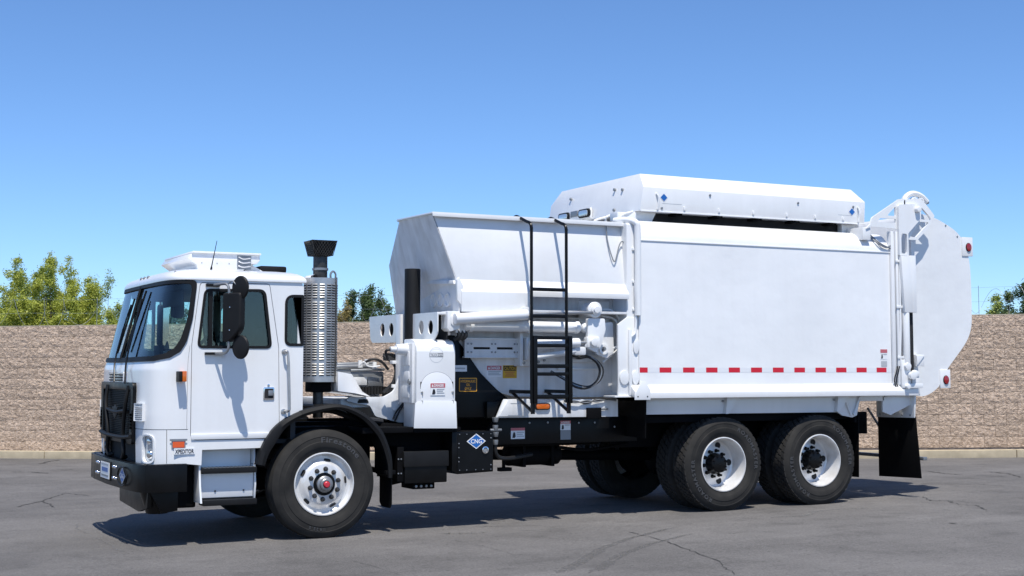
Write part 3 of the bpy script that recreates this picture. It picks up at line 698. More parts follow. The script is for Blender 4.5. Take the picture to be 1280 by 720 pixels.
for sg in (-1, 1):
    for k in range(8):
        z = 1.155 + k * .0175; mb = MB()
        a = [cab(sg * q, z, .024) for q in np.linspace(.575, .685, 6)]; b = [cab(sg * q, z + .010, .0) for q in np.linspace(.575, .685, 6)]
        A = [mb.v(p) for p in a]; B = [mb.v(p) for p in b]
        for i in range(5): mb.f([A[i], A[i + 1], B[i + 1], B[i]])
        C_ = [mb.v(p + Vector((0, 0, -.004))) for p in a]
        for i in range(5): mb.f([A[i], A[i + 1], C_[i + 1], C_[i]])
        mb.build('louvre', 'white', cab_shell, 0)
    rp = [(sg * .568, 1.148), (sg * .692, 1.148), (sg * .692, 1.31), (sg * .568, 1.31)]; ri = [(sg * .576, 1.154), (sg * .684, 1.154), (sg * .684, 1.30), (sg * .576, 1.30)]
    onskin('louvre_frame', 'white', cab_shell, rp, .03, ri)
    # headlight: recess, reflector and lens
    P = HLN if sg < 0 else HLF; C0 = (sg * .72, .90)
    pod = onskin('headlight', 'white', T, [(C0[0] + (p[0] - C0[0]) * 1.16, C0[1] + (p[1] - C0[1]) * 1.08) for p in P], .012, [(C0[0] + (p[0] - C0[0]) * .96, C0[1] + (p[1] - C0[1]) * .97) for p in P])
    onskin('headlight_bucket', 'grey', pod, [(C0[0] + (p[0] - C0[0]) * 1.2, C0[1] + (p[1] - C0[1]) * 1.1) for p in P], -.045)
    for zc, rr in ((.965, .032), (.845, .046)):
        c = cab(C0[0], zc, -.030); d = (cab(C0[0], zc, .03) - c).normalized(); MB().cyl(c, c + d * .022, rr, rr * .7, 20).build('headlight_lens', 'chrome', pod, .004)
    onskin('headlight_glass', 'lamp', pod, [(C0[0] + (p[0] - C0[0]) * .97, C0[1] + (p[1] - C0[1]) * .97) for p in P if True], -.022)
    # marker lamp standing off the corner
    c = cab(sg * .945, 1.56, 0)
    ml = box('marker_lamp', 'matt', T, -1.415, -1.385, min(sg * 1.10, sg * 1.245), max(sg * 1.10, sg * 1.245), 1.51, 1.605, .006)
    box('lamp_lens', 'amber', ml, -1.385, -1.345, min(sg * 1.12, sg * 1.25), max(sg * 1.12, sg * 1.25), 1.51, 1.607, .008)
    # side reflector and nameplate
    onskin('side_reflector_frame', 'grey', cab_shell, [(sg * .895, .905), (sg * .985, .905), (sg * .985, .975), (sg * .895, .975)], .008)
    onskin('side_reflector', 'orange', cab_shell, [(sg * .903, .912), (sg * .977, .912), (sg * .977, .965), (sg * .903, .965)], .014)
    onskin('reflector_hood', 'grey', cab_shell, [(sg * .885, .972), (sg * .995, .972), (sg * .995, .990), (sg * .885, .990)], .016)
    pl_ = side('nameplate', 'signwhite', cab_shell, -1.425, -1.235, .85, .905, sg * 1.150, -.006 * sg)
    text('lettering', 'XPEDITOR', 'ink', cab_shell, (-1.33, sg * 1.1525, .877), (1, 0, 0) if sg < 0 else (-1, 0, 0), EZ, .036, .172)

# bumper
BP = [(-1.315, -1.2), (-1.60, -1.2), (-1.685, -1.165), (-1.735, -1.07), (-1.765, -.75), (-1.785, 0)]
BP = BP + [(x, -y) for x, y in BP[-2::-1]]
BI = [(x + .02 if abs(y) < 1.1 else x, y - math.copysign(.02, y) if abs(y) > 1.0 else y) for x, y in BP]
bp = MB().prism(BP + BI[::-1], 'z', .515, .762).build('bumper', 'black', T, .004)
BJ = [(x + .075 if abs(y) < 1.1 else x, y - math.copysign(.07, y) if abs(y) > .9 else y) for x, y in BP]
MB().prism([(x + (.004 if abs(y) < 1.1 else 0), y) for x, y in BI] + BJ[::-1], 'z', .752, .766).build('bumper_top_flange', 'black', bp, 0)
MB().prism([(-.62, .30), (.20, .335), (.22, .50), (.18, .53), (-1.0, .53), (-.98, .36)], 'x', -1.62, -1.58).build('lower_skirt', 'black', bp, .004)
box('front_underframe', 'frame', T, -1.50, -1.2, -.98, .6, .36, .74, .01)
MB().prism([(-1.62, .53), (-1.35, .53), (-1.35, .33), (-1.5, .31)], 'y', -1.02, -.98).build('skirt_gusset', 'black', bp, .004)
box('licence_plate_holder', 'matt', bp, -1.792, -1.780, -.16, .28, .555, .735, .004)
lp = box('licence_plate', 'signwhite', bp, -1.797, -1.7925, -.14, .26, .57, .725, 0)
box('plate_print', 'signblue', bp, -1.7985, -1.7975, -.08, .20, .635, .675, 0); box('plate_print', 'faint', bp, -1.7985, -1.7975, -.10, .22, .70, .712, 0); box('plate_print', 'signgrey', bp, -1.7985, -1.7975, -.10, .22, .59, .606, 0)
for y, z in ((.50, .70), (.42, .70), (.52, .60), (.43, .60), (-.28, .70), (-.36, .70), (-.28, .595), (-.38, .595)):
    cyl('bumper_bolt', 'chrome', bp, (-1.775, y, z), (-1.797, y, z), .018, .012, 8)
def diamond(parent, at, ex, ez, w, h, nrm, word=True):
    at, ex, ez, nrm = Vector(at), Vector(ex), Vector(ez), Vector(nrm)
    for k, m_, o_ in ((1, 'signwhite', 0), (.84, 'signblue', .0016)):
        mb = MB(); mb.quad(*[at + nrm * o_ + ex * a * w * k / 2 + ez * b * h * k / 2 for a, b in ((-1, 0), (0, -1), (1, 0), (0, 1))]); d = mb.build('gas_diamond', m_, parent, 0, sm=0)
    if word: text('lettering', 'CNG', 'signwhite', parent, at + nrm * .003, ex, ez, h * .27, w * .58)
tube('diamond_ring', 'matt', bp, [(-1.787, -.68 + .19 * math.cos(a), .635 + .085 * math.sin(a)) for a in np.linspace(0, 2 * math.pi, 20)], .008, 5, 1)
diamond(bp, (-1.782, -.66, .64), (0, -1, 0), EZ, .26, .155, (-1, 0, 0))
cyl('tow_eye', 'black', bp, (-1.50, -.86, .52), (-1.50, -.86, .30), .17, .10, 20, .01)
box('steering_box', 'frame', T, -1.45, -1.15, -.9, -.5, .34, .75, .02)

# steps
stp = MB().prism([(-.985, .41), (-1.07, .44), (-1.085, .66), (-.985, .70), (-.985, .90), (-.90, .90), (-.90, .41)], 'x', -1.165, -.66).build('cab_step', 'white', T, .006)
box('step_tread', 'matt', stp, -1.17, -.645, -1.15, -.97, .665, .715, .006)
box('step_tread', 'matt', stp, -1.15, -.645, -1.16, -.99, .372, .425, .006)
mb = MB()
for k in range(14): mb.box(-1.14 + k * .036, -1.125 + k * .036, -1.152, -.97, .715, .719)
mb.build('tread_ridge', 'grey', stp, 0)
prism('step_side', 'white', stp, [(-.90, .90), (-1.10, .90), (-1.12, .80), (-1.115, .72), (-1.14, .55), (-1.19, .40), (-.90, .40)], 'x', -1.187, -1.168, .004)
prism('step_side', 'white', stp, [(-.90, .90), (-1.06, .90), (-1.09, .72), (-1.11, .55), (-1.09, .42), (-.90, .42)], 'x', -.655, -.64, .004)
for x in (-1.02, -.75): cyl('step_bolt', 'slot', stp, (x, -1.07, .50), (x, -1.082, .50), .009, None, 8)
box('step_far', 'white', T, -1.165, -.64, .98, 1.1, .41, .90, .006)

# mirrors
for sg in (-1, 1):
    Y = lambda y: y * -sg
    ma = tube('mirror_arm', 'grey', T, [(-1.10, Y(-1.14), 2.40), (-1.06, Y(-1.24), 2.405), (-1.0, Y(-1.315), 2.395), (-.985, Y(-1.33), 2.25), (-.985, Y(-1.33), 1.9), (-.99, Y(-1.32), 1.80), (-1.02, Y(-1.26), 1.765), (-1.08, Y(-1.14), 1.77)], .013, 8, 5)
    box('arm_bracket', 'matt', ma, -1.16, -1.03, min(Y(-1.14), Y(-1.18)), max(Y(-1.14), Y(-1.18)), 2.388, 2.415, .006)
    box('arm_bracket', 'matt', ma, -1.16, -.98, min(Y(-1.14), Y(-1.18)), max(Y(-1.14), Y(-1.18)), 1.757, 1.780, .006)
    tube('arm_cable', 'grey', ma, [(-1.0, Y(-1.32), 2.41), (-.97, Y(-1.36), 2.43), (-.94, Y(-1.40), 2.40), (-.91, Y(-1.44), 2.425), (-.88, Y(-1.46), 2.41)], .006, 6, 5)
    # housing: a slab whose back looks forward and outward
    A_, B_ = Vector((-1.03, Y(-1.27), 0)), Vector((-.915, Y(-1.46), 0)); eu = (B_ - A_); wd = eu.length; eu.normalize(); nm = Vector((-abs(eu.y), sg * abs(eu.x), 0))
    prof = rnd([(0, 2.325), (0, 1.88), (.085, 1.868), (wd, 1.985), (wd, 2.325)], [.03, .03, .06, .12, .03], 6)
    at_ = lambda u, z, d: A_ + eu * u + nm * d + EZ * z
    sh = lambda k: [(wd / 2 + (u - wd / 2) * k, 2.11 + (z - 2.11) * (1 - (1 - k) * .6)) for u, z in prof]
    mo = MB().loft([[at_(u, z, .012) for u, z in sh(.90)], [at_(u, z, 0) for u, z in sh(1)], [at_(u, z, -.055) for u, z in sh(1)]]).build('mirror', 'matt', T, .004, sm=50)
    MB().loft([[at_(u, z, -.0555) for u, z in sh(.93)], [at_(u, z, -.058) for u, z in sh(.93)]]).build('mirror_glass', 'chrome', mo, 0)
    for z in (2.19, 1.98): cyl('mirror_screw', 'chrome', mo, at_(.10, z, .010), at_(.10, z, .018), .008, None, 8)
    for zc, x, y in ((2.37, -.915, -1.42), (1.825, -.905, -1.42)):
        rr = .098; mb = MB(); mb.lathe([(.002, -.020), (rr * .6, -.016), (rr * .93, -.006), (rr, .004), (rr, .014), (.002, .014)], (0, 0, 0), 28, 'x')
        bmesh.ops.transform(mb.b, matrix=Matrix.Translation((x, Y(y), zc)) @ Matrix.Rotation(math.atan2(nm.y, nm.x) + math.pi, 4, 'Z') @ Matrix.Scale(1.12, 4, (0, 0, 1)), verts=mb.b.verts)
        mb.build('convex_mirror', 'matt', mo, 0)

# roof air conditioner, hatch, antenna
acp = [(-1.19, 2.69), (-1.14, 2.752), (-.47, 2.752), (-.47, 2.69), (-.50, 2.655), (-.56, 2.655), (-.64, 2.585), (-1.09, 2.585), (-1.10, 2.63)]
ac = MB().prism(acp, 'y', -.58, .50).build('roof_air_conditioner', 'white', T, .006)
MB().prism([(-1.152, 2.743), (-.465, 2.743), (-.465, 2.762), (-1.14, 2.762)], 'y', -.60, .52).build('unit_lid', 'white', ac, .004)
side('unit_vent', 'grey', ac, -.70, -.56, 2.60, 2.735, -.583, .004)
for k in range(3): tube('unit_pipe', 'chrome', ac, [(-.69, -.588, 2.72 - k * .045), (-.64, -.59, 2.70 - k * .04), (-.57, -.588, 2.71 - k * .04)], .007, 6, 4)
for x in (-1.05, -.9, -.78): cyl('unit_screw', 'grey', ac, (x, -.58, 2.65), (x, -.585, 2.65), .006, None, 6)
MB().prism([(-.60, 2.585), (-.57, 2.66), (-.54, 2.66), (-.40, 2.585)], 'y', -.5, .5).build('unit_rear_duct', 'white', ac, .004)
box('roof_hatch', 'matt', T, -.42, -.14, -.42, .42, 2.59, 2.655, .02)
an = cyl('antenna', 'matt', T, (-1.02, -.80, 2.565), (-.965, -.80, 2.85), .006, .003, 8); cyl('antenna_base', 'matt', an, (-1.02, -.80, 2.55), (-1.013, -.80, 2.60), .014, .009, 8)

# ---------------------------------------------------------------- exhaust stack
ex = MB().cyl((.06, -.85, 1.52), (.06, -.85, 2.50), .150, None, 40).build('exhaust_stack', 'darksteel', T, .006)
mb = MB(); ring = lambda r, z, a0, a1, n: [(.06 + r * math.cos(a), -.85 + r * math.sin(a), z) for a in np.linspace(a0, a1, n)]
a0, a1 = R(150), R(385)
for r0, z0, z1, A0, A1 in ((.168, 1.50, 2.515, R(178), R(312)), (.171, 1.50, 2.525, R(318), R(392))):
    mb.loft([ring(r0, z0, A0, A1, 30), ring(r0, z1, A0, A1, 30)], False, False); mb.loft([ring(r0 - .006, z0, A0, A1, 30), ring(r0 - .006, z1, A0, A1, 30)], False, False)
hs = mb.build('heat_shield', 'steel', ex, 0)
mb = MB(); mc = MB()
for A in (192, 213, 234, 258, 282, 301, 330, 352, 376):
    wd = 7.5 if A < 310 else 8
    for k in range(36):
        z = 1.56 + k * .0250
        if A in (234, 258) and k % 12 == 5: continue
        mb.loft([ring(.1722, z, R(A - wd), R(A + wd), 4), ring(.1722, z + .009, R(A - wd), R(A + wd), 4)], False, False)
        mc.loft([ring(.1722, z + .009, R(A - wd), R(A + wd), 4), ring(.1765, z + .0115, R(A - wd), R(A + wd), 4), ring(.171, z + .0185, R(A - wd), R(A + wd), 4)], False, False)
mb.build('shield_slot', 'slot', ex, 0, kind='stuff'); mc.build('shield_louvre', 'steel', ex, 0, kind='stuff')
cyl('tail_pipe', 'darksteel', ex, (.06, -.85, 2.5), (.06, -.85, 2.745), .070, None, 24)
MB().lathe([(.070, 2.595), (.079, 2.595), (.079, 2.618), (.070, 2.618)], (.06, -.85, 0), 24, 'z', True).build('pipe_clamp', 'grey', ex, 0)
tube('lifting_eye', 'grey', ex, [(.14, -.93, 2.52), (.14, -.93, 2.56), (.165, -.93, 2.585), (.19, -.93, 2.56), (.19, -.93, 2.52)], .010, 6, 5)
mb = MB(); lo = .092; hi = .124
c4 = lambda r, z: [(.06 - r, -.85 - r, z), (.06 + r, -.85 - r, z), (.06 + r, -.85 + r, z), (.06 - r, -.85 + r, z)]
mb.loft([c4(lo, 2.735), c4(hi, 2.885), c4(hi - .012, 2.885), c4(lo - .012, 2.75)])
rc = mb.build('rain_hood', 'matt', ex, 0, sm=20)
mb = MB()
for sx, sy in ((0, -1), (-1, 0)):
    for k in range(9):
        t = -1 + k / 4
        for d in (-1, 1):
            P = []
            for u in (0, .5, 1):
                w = max(-1, min(1, t + d * u * .9)); r_ = lo + (hi - lo) * u + .004
                P.append((.06 + (w * r_ if sy else sx * r_), -.85 + (w * r_ if sx else sy * r_), 2.735 + .15 * u))
            mb.tube(P, .003, 4)
mb.build('hood_mesh', 'darksteel', ex, 0)
MB().loft([ring(.165, 2.50, R(100), R(215), 14), ring(.15, 2.535, R(100), R(215), 14), ring(.09, 2.55, R(100), R(215), 14)], False, False).build('shield_shoulder', 'white', ex, 0)
box('stack_bracket', 'frame', T, -.04, .16, -.93, -.72, 1.40, 1.50, .01); cyl('stack_pipe', 'darksteel', T, (.05, -.85, 1.15), (.05, -.85, 1.5), .05, None, 14)
tube('stack_strut', 'black', T, [(-.18, -.9, 1.5), (-.16, -.95, 1.38), (-.17, -.9, 1.26)], .012, 6); box('stack_shelf', 'frame', T, -.2, .2, -1.08, -.5, 1.245, 1.275, .004)

# ---------------------------------------------------------------- wheels
WR = .515
def arc_text(body, r, a_mid, parent, y, h, name='lettering', spread=1.0):
    """raised letters round the sidewall, outward side facing -y"""
    gs = [glyphs(c) for c in body]; k = h / .70; ws_ = [(g[2][1] - g[2][0]) * k * spread + .012 for g in gs]; tot = sum(ws_) / r
    a = a_mid + tot / 2; mb = MB()
    for (V_, F_, (lo_, hi_)), w in zip(gs, ws_):
        a -= w / r / 2; c, s_ = math.cos(a), math.sin(a); m_ = (lo_ + hi_) / 2
        ex_ = Vector((s_, 0, -c)); ey_ = Vector((c, 0, s_)); o_ = Vector((c * r, y, s_ * r))
        vs = [mb.v(o_ + ex_ * (px - m_) * k * spread + ey_ * (py * k - h / 2)) for px, py in V_]
        for f in F_: mb.f([vs[i] for i in f])
        a -= w / r / 2
    return mb.build(name, 'letter', parent, 0, sm=0)

def tyre_mesh(parent, rear=False):
    half = [(.292, -.105), (.300, -.122), (.322, -.131), (.345, -.139), (.352, -.143), (.400, -.145), (.405, -.141), (.445, -.139), (.45, -.142), (.475, -.134), (.495, -.122), (.508, -.112), (.513, -.098)]
    if rear: mid = [(.513, -.075), (.503, -.073), (.503, .073), (.513, .075)]
    else: mid = [(.515, -.072), (.503, -.070), (.503, -.062), (.516, -.060), (.517, -.025), (.504, -.023), (.504, -.015), (.517, -.013), (.517, .013), (.504, .015), (.504, .023), (.517, .025), (.516, .060), (.503, .062), (.503, .070), (.515, .072)]
    prof = half + mid + [(r, -w) for r, w in half[::-1]]
    t = MB().lathe(prof, seg=96, close=False)
    for f in [f for f in t.b.faces if len(f.verts) > 4]: t.b.faces.remove(f)
    t = t.build('tyre', 'tyre', parent, 0, sm=30)
    kids = [t]
    if rear:
        tb = MB(); n = 46
        for i in range(n):
            for row, (w0, w1, da) in enumerate(((-.112, -.062, 0), (-.050, -.004, .5), (.004, .050, 0), (.062, .112, .5))):
                a = 2 * math.pi * (i + da) / n; d = 2 * math.pi / n * .36
                P = []
                for r in (.500, .5165):
                    for aa in (a - d, a + d):
                        for w in (w0, w1): P.append(tb.v((r * math.cos(aa + (.02 if w == w0 else -.02)), w, r * math.sin(aa + (.02 if w == w0 else -.02)))))
                for q in ((0, 1, 3, 2), (4, 6, 7, 5), (0, 4, 5, 1), (2, 3, 7, 6), (0, 2, 6, 4), (1, 5, 7, 3)): tb.f([P[j] for j in q])
        kids.append(tb.build('tread_block', 'tread', parent, 0, sm=0, kind='stuff'))
    return kids
def lathe_open(prof, name, m, parent, seg=64, bev=0, sm=32):
    mb = MB().lathe(prof, seg=seg)
    for f in [f for f in mb.b.faces if len(f.verts) > 4]: mb.b.faces.remove(f)
    return mb.build(name, m, parent, bev, sm=sm)

# steer wheel
w0 = lathe_open([(.292, -.09), (.301, -.118), (.299, -.130), (.290, -.132), (.284, -.118), (.276, -.090), (.262, -.078), (.240, -.078), (.206, -.104), (.192, -.116), (.180, -.120), (.094, -.122), (.090, -.10), (.0, -.10)], 'wheel', 'alu', T)
kids = tyre_mesh(w0)
kids.append(arc_text('FIRESTONE'.title(), .420, R(66), w0, -.1462, .050, spread=1.35)); kids.append(arc_text('11R22.5', .425, R(-100), w0, -.1455, .026))
kids.append(lathe_open([(.108, -.118), (.108, -.128), (.086, -.130), (.082, -.12)], 'hub_ring', 'black', w0))
kids.append(lathe_open([(.080, -.10), (.078, -.150), (.066, -.160), (.060, -.162), (.056, -.185), (.048, -.192), (.036, -.193)], 'hub', 'grey', w0))
kids.append(lathe_open([(.031, -.190), (.029, -.206), (.022, -.212), (.001, -.213)], 'hub_cap', 'redcap', w0, 24))
for i in range(10):
    a = 2 * math.pi * (i + .35) / 10; c = Vector((.143 * math.cos(a), -.120, .143 * math.sin(a)))
    n_ = MB().cyl(c, c + Vector((0, -.012, 0)), .024, .022, 12); n_.cyl(c + Vector((0, -.012, 0)), c + Vector((0, -.040, 0)), .0175, .015, 6)
    kids.append(n_.build('lug_nut', 'darksteel', w0, .0015))
for i in range(5):
    a = 2 * math.pi * i / 5 + R(80); rc_ = Vector((math.cos(a), 0, math.sin(a))); tc = Vector((-math.sin(a), 0, math.cos(a))); sl_ = (rc_ * .034 + Vector((0, .026, 0))).normalized()
    mb = MB(); o_ = rc_ * .226 + Vector((0, -.0915, 0)); nn = sl_.cross(tc); nn = nn if nn.y < 0 else -nn
    P = [o_ + tc * (.034 * math.copysign(abs(math.cos(q)) ** .6, math.cos(q))) + sl_ * (.0165 * math.copysign(abs(math.sin(q)) ** .8, math.sin(q))) for q in np.linspace(0, 2 * math.pi, 24, endpoint=False)]
    mb.loft([[p + nn * .0015 for p in P], [p + nn * .0035 for p in P]]); kids.append(mb.build('hand_hole', 'slot', w0, 0))
w0.location = (0 - 3.2, -1.07, .535); w0.matrix_parent_inverse = Matrix()
w1 = copytree(w0, T, (0, 0, 0), kids); w1.location = (-3.2, 1.07, .535); w1.rotation_euler = (0, 0, math.pi)
cyl('front_axle', 'frame', T, (0, -.95, .50), (0, .95, .50), .075, None, 14); prism('brake_drum', 'frame', T, circ(0, .535, .21, 24), 'y', -1.0, -.80, .01); prism('brake_drum', 'frame', T, circ(0, .535, .21, 24), 'y', .80, 1.0, .01)

# drive wheels: outer dish wheel, then the inner tyre of each pair
d0 = lathe_open([(.292, -.09), (.301, -.118), (.299, -.130), (.289, -.132), (.282, -.112), (.270, -.070), (.264, -.02), (.262, .04), (.255, .062), (.235, .074), (.195, .070), (.165, .058), (.0, .056)], 'wheel', 'alu', T)
kd = tyre_mesh(d0, True)
kd.append(arc_text('ROADMASTER', .425, R(28), d0, -.1462, .042, spread=1.15)); kd.append(arc_text('ROADMASTER', .425, R(208), d0, -.1462, .042, spread=1.15))
kd.append(lathe_open([(.118, .06), (.116, .02), (.100, -.01), (.098, -.045), (.085, -.052), (.001, -.053)], 'hub', 'black', d0, 32))
for i in range(8):
    a = 2 * math.pi * (i + .5) / 8; c = Vector((.085 * math.cos(a), -.045, .085 * math.sin(a))); kd.append(MB().cyl(c, c + Vector((0, -.018, 0)), .013, .011, 6).build('hub_bolt', 'frame', d0, 0))
for i in range(10):
    a = 2 * math.pi * (i + .2) / 10; c = Vector((.143 * math.cos(a), .056, .143 * math.sin(a)))
    n_ = MB().cyl(c, c + Vector((0, -.014, 0)), .022, .020, 12); n_.cyl(c + Vector((0, -.014, 0)), c + Vector((0, -.05, 0)), .016, .014, 6); kd.append(n_.build('lug_nut', 'black', d0, 0))
for i in range(5):
    a = 2 * math.pi * (i + .02) / 5; kd.append(MB().prism(circ(.205 * math.cos(a), .205 * math.sin(a), .036, 20), 'y', .0685, .0655).build('hand_hole', 'slot', d0, 0))
HZ = .578
def drivewheel(src, x, y, flip): 
    o = copytree(src, T, (0, 0, 0), kd) if flip is not None else src
    o.location = (x - 3.2, y, HZ + (.003 if x > 5 else 0)); o.rotation_euler = (0, 0, math.pi if flip else 0); return o
d0.matrix_parent_inverse = Matrix()
drivewheel(d0, 4.64, -1.075, None)
for i, (x, y, fl) in enumerate(((5.99, -1.075, False), (4.64, 1.075, True), (5.99, 1.075, True))): o = drivewheel(d0, x, y, fl)
t0 = bpy.data.objects.new('inner_tyre', kd[0].data); COL.objects.link(t0); put(t0, 'inner_tyre', T); t0.matrix_parent_inverse = Matrix(); t0.location = (4.64 - 3.2, -.74, HZ)
b0 = bpy.data.objects.new('tread_block', kd[1].data); COL.objects.link(b0); put(b0, 'tread_block', t0, kind='stuff')
for x, y in ((5.99, -.74), (4.64, .74), (5.99, .74)): c = copytree(t0, T, (0, 0, 0), [b0]); c.location = (x - 3.2, y, HZ)
for x in (4.64, 5.99):
    cyl('drive_axle', 'frame', T, (x, -.7, HZ), (x, .7, HZ), .085, None, 14)
    mb = MB(); mb.lathe([(.001, -.22), (.14, -.18), (.21, -.05), (.21, .05), (.14, .18), (.001, .22)], (x, .02, HZ), 24, 'y'); mb.build('differential', 'frame', T, 0)
    for y in (-.6, .6): prism('brake_drum', 'frame', T, circ(x, HZ, .21, 24), 'y', y - .08, y + .08, .01)
cyl('drive_shaft', 'frame', T, (1.2, 0, .72), (4.45, 0, .62), .06, None, 14)

# ---------------------------------------------------------------- chassis
for y in (-.43, .43): box('frame_rail', 'frame', T, -1.3, 7.35, y - .04, y + .04, .83, 1.10, .01)
for x in (-1.0, .8, 2.2, 3.4, 5.3, 7.2): box('cross_member', 'frame', T, x - .06, x + .06, -.39, .39, .86, 1.06, .006)
for y in (-.43, .43):
    for x0, x1 in ((-.6, .6), (4.5, 6.1)):
        for k in range(4): tube('spring_leaf', 'frame', T, [(x0 + k * .1, y, .80 - k * .025), ((x0 + x1) / 2, y, .66 - k * .022), (x1 - k * .1, y, .80 - k * .025)], .014, 6, 6)
bi = MB().box(-.25, .65, -.75, .75, .62, 1.06).build('engine_block', 'frame', T, .03)
box('wheel_housing', 'frame', T, 3.62, 6.55, -1.02, 1.02, 1.04, 1.12, .004); box('housing_wall', 'frame', T, 3.6, 6.6, -.50, -.47, .75, 1.1, .004)
# front fender
FO = [(-.655, .74), (-.62, .88), (-.55, 1.01), (-.47, 1.10), (-.38, 1.16), (-.24, 1.225), (-.09, 1.262), (.09, 1.285), (.20, 1.275), (.31, 1.24), (.43, 1.175), (.53, 1.09), (.60, 1.0), (.645, .90), (.68, .80), (.695, .70), (.695, .57)]
FI = [(-.565, .72), (-.525, .82), (-.47, .90), (-.40, 1.02), (-.33, 1.09), (-.22, 1.15), (-.09, 1.19), (.08, 1.222), (.18, 1.217), (.28, 1.18), (.38, 1.12), (.46, 1.04), (.53, .96), (.58, .86), (.61, .77), (.635, .68), (.645, .57)]
FO = [tuple(p) for p in catmull(FO, 3)]; FI = [tuple(p) for p in catmull(FI, 3)]; FI = [(a[0] * .75 + b[0] * .25, a[1] * .75 + b[1] * .25) for a, b in zip(FI, FO)]
for sg in (-1, 1):
    mb = MB()
    for a, b in ((0, 16), (15, 49)):
        d = .004 if a else 0
        o_, i_ = FO[a:b], FI[a:b]; n = len(o_)
        sec = lambda k: [(o_[k][0], sg * (1.20 + d), o_[k][1] + d), (o_[k][0], sg * .80, o_[k][1] + d), (o_[k][0], sg * .80, o_[k][1] - .012), (o_[k][0] * .6 + i_[k][0] * .4, sg * (1.16 + d), o_[k][1] * .6 + i_[k][1] * .4), (i_[k][0], sg * (1.17 + d), i_[k][1]), (i_[k][0], sg * (1.20 + d), i_[k][1]), (i_[k][0] * .5 + o_[k][0] * .5, sg * (1.215 + d), i_[k][1] * .5 + o_[k][1] * .5)]
        mb.loft([sec(k) for k in range(n)])
    fd = mb.build('fender', 'matt', T, 0, sm=40)
    MB().prism(rnd([(sg * 1.16, .62), (sg * .86, .62), (sg * .86, .31), (sg * .92, .27), (sg * 1.12, .27), (sg * 1.16, .31)], .03, 4), 'x', .70, .712).build('mud_flap', 'rubber', T, .002)
    box('flap_bracket', 'frame', T, .64, .74, min(sg * .5, sg * 1.18), max(sg * .5, sg * 1.18), .60, .64, .004)
tube('coolant_hose', 'hose', T, [(-.15, -.7, 1.2), (.2, -.75, 1.22), (.45, -.8, 1.14), (.75, -.8, 1.1)], .03, 8)
# black boxes between the axles
bt = MB().box(.86, 1.32, -1.12, -.62, .50, .80).build('battery_box', 'black', T, .012)
box('battery_lid', 'matt', bt, .845, 1.335, -1.135, -.61, .66, .815, .012); box('battery_strap', 'frame', bt, .79, .86, -1.10, -.66, .52, .86, .006)
for x in (.80, .83): cyl('box_bolt', 'grey', bt, (x, -1.10, .60), (x, -1.108, .60), .009, None, 6); cyl('box_bolt', 'grey', bt, (x, -1.10, .74), (x, -1.108, .74), .009, None, 6)
box('air_valve', 'frame', T, 1.0, 1.24, -1.0, -.7, .43, .50, .01)
for k in range(4): cyl('valve_port', 'grey', T, (1.03 + k * .055, -1.0, .46), (1.03 + k * .055, -1.02, .46), .014, None, 8)
MB().prism([(.74, 1.09), (1.42, 1.045), (1.42, 1.0), (1.90, .99), (2.0, 1.12), (2.0, .80), (1.82, .64), (1.34, .56), (.84, .47), (.66, .60), (.66, .98)], 'y', -.86, -.82).build('side_skirt', 'frame', T, .004)
MB().prism([(.40, 1.06), (1.45, 1.045), (1.45, 1.005), (.40, 1.0)], 'y', -1.16, -.7).build('deck_plate', 'frame', T, .004)
cb = MB().prism([(1.36, .61), (1.42, .575), (1.82, .59), (1.82, .995), (1.36, 1.0)], 'y', -1.15, -.80).build('gas_panel_box', 'black', T, .006)
side('box_door', 'black', cb, 1.42, 1.805, .605, .98, -1.1545, .004, .02)
diamond(cb, (1.625, -1.157, .90), EX, EZ, .215, .155, (0, -1, 0))
rg = MB(); rg.lathe([(.034, 0), (.036, -.012), (.026, -.014), (.022, -.006), (.001, -.006)], (1.725, -1.155, .81), 24, 'y'); rg.build('gas_gauge', 'chrome', cb, 0)
cyl('gauge_face', 'signgrey', cb, (1.725, -1.155, .81), (1.725, -1.163, .81), .021, None, 16)
for x in (1.44, 1.52, 1.62, 1.70, 1.79):
    for z in (.615, .972): cyl('box_bolt', 'grey', cb, (x, -1.154, z), (x, -1.160, z), .006, None, 6)
for z in (.70, .74, .84, .88): cyl('box_hinge', 'grey', cb, (1.432, -1.154, z), (1.432, -1.161, z), .007, None, 6)
for z in (.66, .93): cyl('box_latch', 'grey', cb, (1.79, -1.154, z), (1.79, -1.162, z), .008, None, 6)
for k, z in enumerate((1.13, 1.05, .98, .90)): cyl('gas_fitting', 'grey', T, (1.93, -.98, z), (1.93, -.98, z - .05), .038 - .006 * (k % 2), .028, 8)
cyl('gas_fitting', 'grey', T, (1.87, -.98, 1.0), (2.0, -.98, 1.0), .014, None, 8)
tube('gas_hose', 'hose', T, [(1.93, -.98, .9), (1.95, -.96, .75), (2.1, -.9, .7), (2.5, -.7, .72)], .022, 8)
sk = box('rear_skirt', 'black', T, 2.0, 3.74, -.84, -.80, .84, 1.115, .004)
